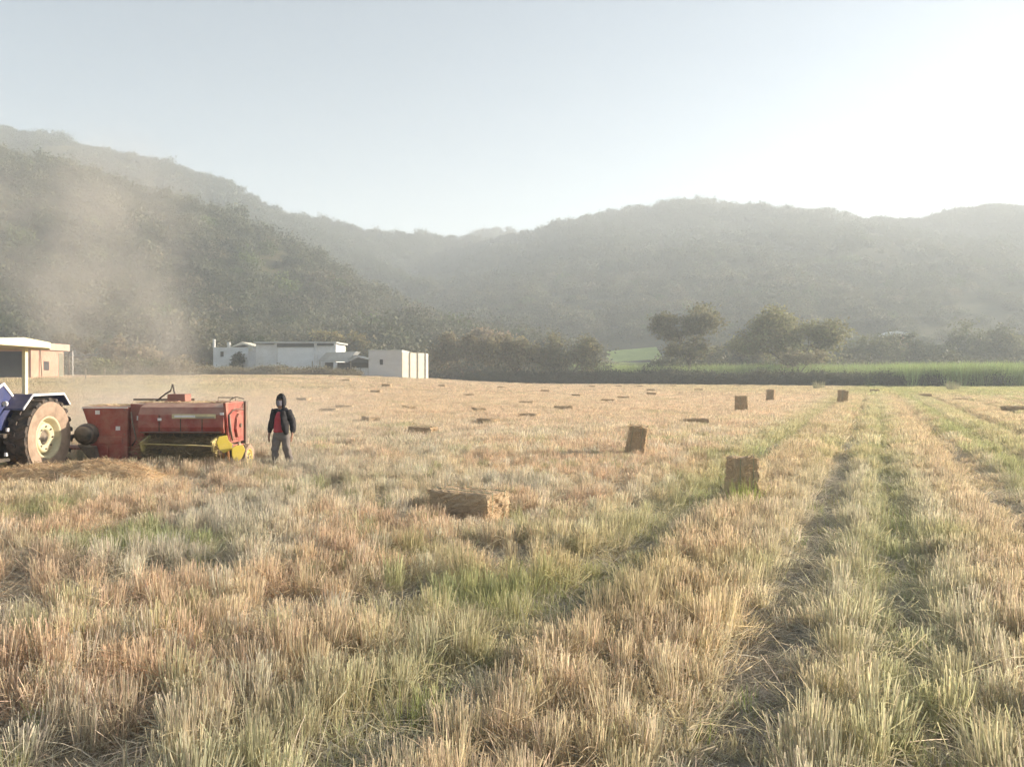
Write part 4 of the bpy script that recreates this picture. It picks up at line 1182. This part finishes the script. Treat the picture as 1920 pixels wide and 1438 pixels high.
    def shield(pts, yy, turn):
        q = [(PX(a_, 16.4)-ox, H-(b_-HY)/F*16.4) for a_, b_ in pts]
        cx_ = sum(p[0] for p in q)/len(q); cz_ = sum(p[1] for p in q)/len(q)
        o = MB().prism([(p[0]-cx_, p[1]-cz_) for p in q], 'y', -.02, .02).build('pickup_shield', M_yellow, t, bevel=.008)
        o.location = (cx_, yy, cz_); o.rotation_euler = (0, 0, R(turn))
    shield([(405, 836), (409, 825), (424, 823), (427, 834), (434, 841), (430, 853), (418, 858), (409, 849)], -.66, 33)
    shield([(432, 848), (439, 843), (453, 843), (457, 853), (451, 868), (441, 877), (435, 873), (432, 861)], -.62, 38)
    MB().prism([(sx+.02, .70), (sx+.33, .56), (sx+.33, .50), (sx+.02, .64)], 'y', -.58, -.54).build('shield_strut', M_yellow, t)
    for s in (0, 1):
        MB().tube([(sx+.08+.1*s, -.45, .55), (sx+.12+.1*s, -.48, .12)], .03, 7).build('gauge_leg', flat('rusty_arm%d' % s, (.38, .17, .06), .8, .25, 8), t)
    # gauge wheel and transport wheels
    wheel(t, 'gauge_wheel', (X(462, 17.0), -.05, .30), .31, .13, 1, .19, 14, M_wall, flat('yellow_rim', (.62, .50, .16), .6, .12, 8, dirt=(.4, .28, .16)))
    wheel(t, 'transport_wheel', (X(255), 1.45, .38), .40, .24, 1, .21, 14)
    wheel(t, 'transport_wheel', (X(402), 1.45, .38), .40, .24, 1, .21, 14)
    MB().tube([(X(255), 1.45, .38), (X(402), 1.45, .38)], .05, 8).build('axle', M_steel, t)
    MB().box(X(240), X(410), .5, 1.5, .42, .5).build('frame', M_red, t)
    for a in np.arange(-10.1, -6.0, .45): KEEP_OUT.append((a, 17.75, .6))
    for a in np.arange(-9.8, -6.2, .6): KEEP_OUT.append((a, 18.7, .5))

# ------------------------------------------------------------------ person
def skin(name, pts, edges, mat, parent, root=0, lv=2, folds=0):
    me = bpy.data.meshes.new(name)
    names = list(pts); idx = {k: i for i, k in enumerate(names)}
    me.from_pydata([pts[k][:3] for k in names], [(idx[a], idx[b]) for a, b in edges], [])
    o = link(name, me, mat, parent)
    m = o.modifiers.new('skin', 'SKIN'); m.use_smooth_shade = True
    sk = me.skin_vertices[0].data
    for k in names:
        rr = pts[k][3]; sk[idx[k]].radius = rr if hasattr(rr, '__len__') else (rr, rr)
        sk[idx[k]].use_root = (idx[k] == root)
    s = o.modifiers.new('subsurf', 'SUBSURF'); s.levels = lv; s.render_levels = lv
    if folds:
        tx = bpy.data.textures.new('folds_'+name, 'CLOUDS'); tx.noise_scale = .11; tx.noise_depth = 2
        dm = o.modifiers.new('folds', 'DISPLACE'); dm.texture = tx; dm.strength = folds; dm.mid_level = .5; dm.texture_coords = 'LOCAL'
    return o

def build_person():
    X, Y = PX(527, 17.2), 17.2
    t = tag(empty('person', (X, Y, G(X, Y)), R(14)), 'person in open black hooded jacket, red shirt and grey trousers walking beside the baler', 'person')
    t.rotation_euler = (0, 0, R(-12))
    m_skin = flat('skin', (.30, .17, .115), .6, .08, 8)
    m_jack = flat('black_jacket', (.022, .021, .026), .8, .3, 9, .3)
    m_shirt = flat('red_shirt', (.42, .055, .075), .8, .12, 8, .2)
    m_trous = flat('grey_trousers', (.17, .155, .155), .9, .15, 9, .3, dirt=(.30, .24, .18), dirt_amt=.4)
    m_boot = flat('brown_boot', (.09, .06, .04), .8, .2, 9)
    m_mask = flat('pale_face_mask', (.20, .19, .23), .8, .05, 9)
    # facing -y; x to the picture's right
    B = {
        'pelvis': (0, 0, .93, (.13, .10)), 'waist': (0, 0, 1.08, (.125, .095)), 'chest': (0, .0, 1.30, (.15, .105)), 'neckb': (0, .0, 1.45, (.075, .07)), 'neck': (0, -.012, 1.50, (.052, .055)),
        'jaw': (0, -.03, 1.56, (.06, .07)), 'head': (0, -.015, 1.64, (.075, .092)), 'crown': (0, 0, 1.715, (.05, .06)),
        'shl': (-.165, 0, 1.40, .058), 'ell': (-.238, .01, 1.13, .043), 'wrl': (-.252, -.065, .90, .028), 'pal': (-.255, -.08, .84, (.03, .02)),
        'shr': (.165, 0, 1.40, .058), 'elr': (.268, .045, 1.13, .043), 'wrr': (.288, -.035, .90, .028), 'par': (.29, -.05, .84, (.03, .02)),
        'hil': (-.09, 0, .88, .085), 'knl': (-.105, -.08, .50, .056), 'anl': (-.10, -.03, .10, .038), 'tol': (-.11, -.16, .05, .035),
        'hir': (.09, 0, .88, .085), 'knr': (.125, .04, .50, .056), 'anr': (.165, .20, .12, .038), 'tor': (.175, .09, .05, .035),
    }
    E = [('pelvis', 'waist'), ('waist', 'chest'), ('chest', 'neckb'), ('neckb', 'neck'), ('neck', 'jaw'), ('jaw', 'head'), ('head', 'crown'),
         ('chest', 'shl'), ('shl', 'ell'), ('ell', 'wrl'), ('wrl', 'pal'), ('chest', 'shr'), ('shr', 'elr'), ('elr', 'wrr'), ('wrr', 'par'),
         ('pelvis', 'hil'), ('hil', 'knl'), ('knl', 'anl'), ('anl', 'tol'), ('pelvis', 'hir'), ('hir', 'knr'), ('knr', 'anr'), ('anr', 'tor')]
    for sd_, p in ((-1, 'pal'), (1, 'par')):
        px_, py_, pz_ = B[p][:3]
        for i, (fy, ln) in enumerate([(-.026, .062), (-.009, .072), (.008, .068), (.024, .054)]):
            a, b = p+'f%d' % i, p+'g%d' % i
            B[a] = (px_-sd_*.004, py_+fy, pz_-.05, .0095); B[b] = (px_-sd_*.018, py_+fy*1.15-.006, pz_-.05-ln, .008)
            E += [(p, a), (a, b)]
        B[p+'t0'] = (px_-sd_*.012, py_-.036, pz_-.015, .010); B[p+'t1'] = (px_-sd_*.022, py_-.055, pz_-.055, .0085)
        E += [(p, p+'t0'), (p+'t0', p+'t1')]
    skin('body', B, E, m_skin, t)
    # trousers
    T = {'top': (0, 0, 1.0, (.165, .12)), 'pelvis': (0, 0, .92, (.17, .125)), 'hil': (-.095, -.01, .82, .105), 'knl': (-.11, -.08, .50, .085), 'anl': (-.105, -.03, .13, .072),
         'hir': (.095, 0, .82, .105), 'knr': (.13, .04, .50, .085), 'anr': (.165, .19, .15, .072)}
    skin('trousers', T, [('top', 'pelvis'), ('pelvis', 'hil'), ('hil', 'knl'), ('knl', 'anl'), ('pelvis', 'hir'), ('hir', 'knr'), ('knr', 'anr')], m_trous, t, 1, 3, .05)
    # shirt
    S = {'hem': (-.02, -.018, .93, (.165, .125)), 'waist': (-.02, -.018, 1.08, (.16, .125)), 'chest': (-.01, -.015, 1.28, (.155, .125)), 'neck': (0, -.005, 1.44, (.085, .08))}
    skin('shirt', S, [('hem', 'waist'), ('waist', 'chest'), ('chest', 'neck')], m_shirt, t, 1, 3, .03)
    # jacket: two open fronts with sleeves, and the back
    J = {'bkh': (.06, .075, .88, (.20, .075)), 'bk': (.05, .07, 1.10, (.205, .075)), 'bc': (0, .06, 1.32, (.19, .085)), 'nk': (0, .03, 1.48, (.11, .09)),
         'shl': (-.18, .0, 1.39, .088), 'ell': (-.238, .01, 1.13, .074), 'wrl': (-.25, -.06, .90, .048),
         'shr': (.185, .0, 1.385, .09), 'elr': (.268, .045, 1.13, .085), 'wrr': (.285, -.03, .90, .055)}
    jk = skin('jacket', J, [('bkh', 'bk'), ('bk', 'bc'), ('bc', 'nk'), ('bc', 'shl'), ('shl', 'ell'), ('ell', 'wrl'), ('bc', 'shr'), ('shr', 'elr'), ('elr', 'wrr')], m_jack, t, 2, 3, .05)
    FL = {'a': (-.135, -.075, 1.42, (.045, .05)), 'b': (-.155, -.085, 1.22, (.05, .06)), 'c': (-.165, -.075, 1.0, (.045, .055))}
    skin('front_flap', FL, [('a', 'b'), ('b', 'c')], m_jack, jk, 0)
    FR = {'a': (.10, -.085, 1.43, (.07, .055)), 'b': (.125, -.10, 1.22, (.095, .065)), 'c': (.165, -.10, 1.0, (.085, .07)), 'd': (.18, -.07, .88, (.075, .06))}
    skin('front_flap', FR, [('a', 'b'), ('b', 'c'), ('c', 'd')], m_jack, jk, 0, 3, .04)
    # hood: shell open towards the face
    mb = MB(); v = []; f = []; nu, nv = 18, 12
    for j in range(nv+1):
        ph = math.pi*j/nv
        for i in range(nu+1):
            th = R(52)+(2*math.pi-2*R(52))*i/nu       # gap at the face
            rx, ry, rz = .108+.07*max(0, j/nv-.55), .13, .158
            z = math.cos(ph)*rz; q = math.sin(ph)
            v.append((rx*q*math.sin(th), .005-ry*q*math.cos(th), 1.625+z*(1.12 if z > 0 else 1.1)))
    for j in range(nv):
        for i in range(nu):
            a = j*(nu+1)+i; f.append((a, a+1, a+nu+2, a+nu+1))
    mb.add(v, f)
    hd = mb.build('hood', m_jack, t, True)
    so = hd.modifiers.new('solid', 'SOLIDIFY'); so.thickness = .018
    # face: mask over nose and mouth, eyes, brow, hair
    mk = MB(); v = []; f = []
    for j in range(6):
        for i in range(9):
            th = R(-62+124*i/8); ph = j/5
            v.append((.078*math.sin(th)*(1-.25*ph), -.022-(.098+.02*math.exp(-(th*3)**2)*(1-ph))*math.cos(th), 1.635-.11*ph))
    for j in range(5):
        for i in range(8):
            a = j*9+i; f.append((a, a+1, a+10, a+9))
    mk.add(v, f); o = mk.build('face_mask', m_mask, t, True); s_ = o.modifiers.new('solid', 'SOLIDIFY'); s_.thickness = .006
    m_eye = flat('dark_eye', (.02, .015, .012), .3)
    for s in (-1, 1):
        MB().lathe([(-.008, .001), (-.006, .010), (0, .013), (.006, .001)], 'y', (s*.030, -.100, 1.655), 10).build('eye', m_eye, t, True)
    hair = MB(); hair.lathe([(.0, .084), (.03, .080), (.06, .06), (.085, .02), (.09, .001)], 'z', (0, -.012, 1.675), 16); hair.build('hair', flat('black_hair', (.015, .012, .01), .7), t, True)
    # boots
    for s, (x, y, z, ry) in ((-1, (-.105, -.07, 0, 0)), (1, (.168, .15, .0, 0))):
        bt = MB().prism([(y-.15, .0), (y-.15, .06), (y-.05, .10), (y+.02, .18), (y+.09, .18), (y+.11, .0)], 'x', x-.048, x+.048).build('boot', m_boot, t, bevel=.02)
    KEEP_OUT.append((X, Y, .22))

# ------------------------------------------------------------------ air: haze over the valley and the dust thrown up by the baler
def build_air():
    m = bpy.data.materials.new('haze_air'); m.use_nodes = True; nt = m.node_tree
    nt.nodes.remove(nt.nodes['Principled BSDF'])
    pv = nt.nodes.new('ShaderNodeVolumePrincipled')
    pv.inputs['Color'].default_value = (.80, .89, .98, 1); pv.inputs['Density'].default_value = HAZE; pv.inputs['Anisotropy'].default_value = .15
    nt.links.new(pv.outputs['Volume'], nt.nodes['Material Output'].inputs['Volume'])
    m.cycles.homogeneous_volume = True
    o = MB().box(-2300, 2700, -90, 2700, -3.5, 216).build('haze', m)
    tag(o, 'thin sunlit haze hanging over the whole valley', 'haze', kind='stuff')
    # dust plume
    m = bpy.data.materials.new('dust_air'); m.use_nodes = True; nt = m.node_tree
    nt.nodes.remove(nt.nodes['Principled BSDF'])
    N = nt.nodes.new; Lk = nt.links.new
    pv = N('ShaderNodeVolumePrincipled'); pv.inputs['Color'].default_value = (.97, .93, .88, 1); pv.inputs['Anisotropy'].default_value = .35
    geo = N('ShaderNodeNewGeometry'); sep = N('ShaderNodeSeparateXYZ'); Lk(geo.outputs['Position'], sep.inputs[0])
    def mth(op, a, b=None, c=None):
        q = N('ShaderNodeMath'); q.operation = op
        for i, s in enumerate((a, b, c)):
            if s is None: continue
            if isinstance(s, (int, float)): q.inputs[i].default_value = s
            else: Lk(s, q.inputs[i])
        return q.outputs[0]
    x, y, z = sep.outputs
    # axis drifts to the left and away as it rises
    cx = mth('ADD', mth('MULTIPLY', z, -.44), -9.7); cyy = mth('ADD', mth('MULTIPLY', z, .35), 20.5)
    rad = mth('ADD', mth('MULTIPLY', z, .34), 1.4)
    dx = mth('DIVIDE', mth('SUBTRACT', x, cx), rad); dy = mth('DIVIDE', mth('SUBTRACT', y, cyy), rad)
    d = mth('SQRT', mth('ADD', mth('MULTIPLY', dx, dx), mth('MULTIPLY', dy, dy)))
    core = mth('MINIMUM', mth('MULTIPLY', mth('MAXIMUM', mth('SUBTRACT', 1.0, d), 0.0), 2.0), 1.0)
    nz = N('ShaderNodeTexNoise'); nz.inputs['Scale'].default_value = .42; nz.inputs['Detail'].default_value = 4; nz.inputs['Roughness'].default_value = .55; nz.inputs['Distortion'].default_value = .6
    Lk(geo.outputs['Position'], nz.inputs['Vector'])
    nn = N('ShaderNodeMapRange'); nn.inputs['From Min'].default_value = .43; nn.inputs['From Max'].default_value = .62; Lk(nz.outputs['Fac'], nn.inputs['Value'])
    fade = mth('MAXIMUM', mth('SUBTRACT', 1.0, mth('DIVIDE', z, 10.0)), 0.0)
    low = mth('MULTIPLY', mth('MAXIMUM', mth('SUBTRACT', 1.0, mth('DIVIDE', z, 2.6)), 0.0),
              mth('MAXIMUM', mth('SUBTRACT', 1.0, mth('SQRT', mth('ADD', mth('POWER', mth('DIVIDE', mth('ADD', x, 11.0), 7.5), 2.0), mth('POWER', mth('DIVIDE', mth('SUBTRACT', y, 26.0), 8.0), 2.0)))), 0.0))
    dens = mth('ADD', mth('MULTIPLY', mth('MULTIPLY', core, fade), mth('ADD', nn.outputs['Result'], .10)), mth('MULTIPLY', low, .24))
    Lk(mth('MULTIPLY', dens, DUST), pv.inputs['Density'])
    Lk(pv.outputs['Volume'], nt.nodes['Material Output'].inputs['Volume'])
    o = MB().box(-27, -3.5, 17.6, 34, .15, 13.2).build('dust', m)
    tag(o, 'tan dust cloud drifting up from behind the baler', 'dust', kind='stuff')
DUST = .46

# ------------------------------------------------------------------ put it together
draped('green_field', (PX(1128, 280), PX(1250, 280)), 262, 300, M_greenpatch, .12, 'bright green sloping plot on the rise beyond the trees')
build_houses()
build_trees()
build_bales()
build_windrow()
build_tractor()
build_baler()
build_person()
build_woods()
build_field()
build_air()
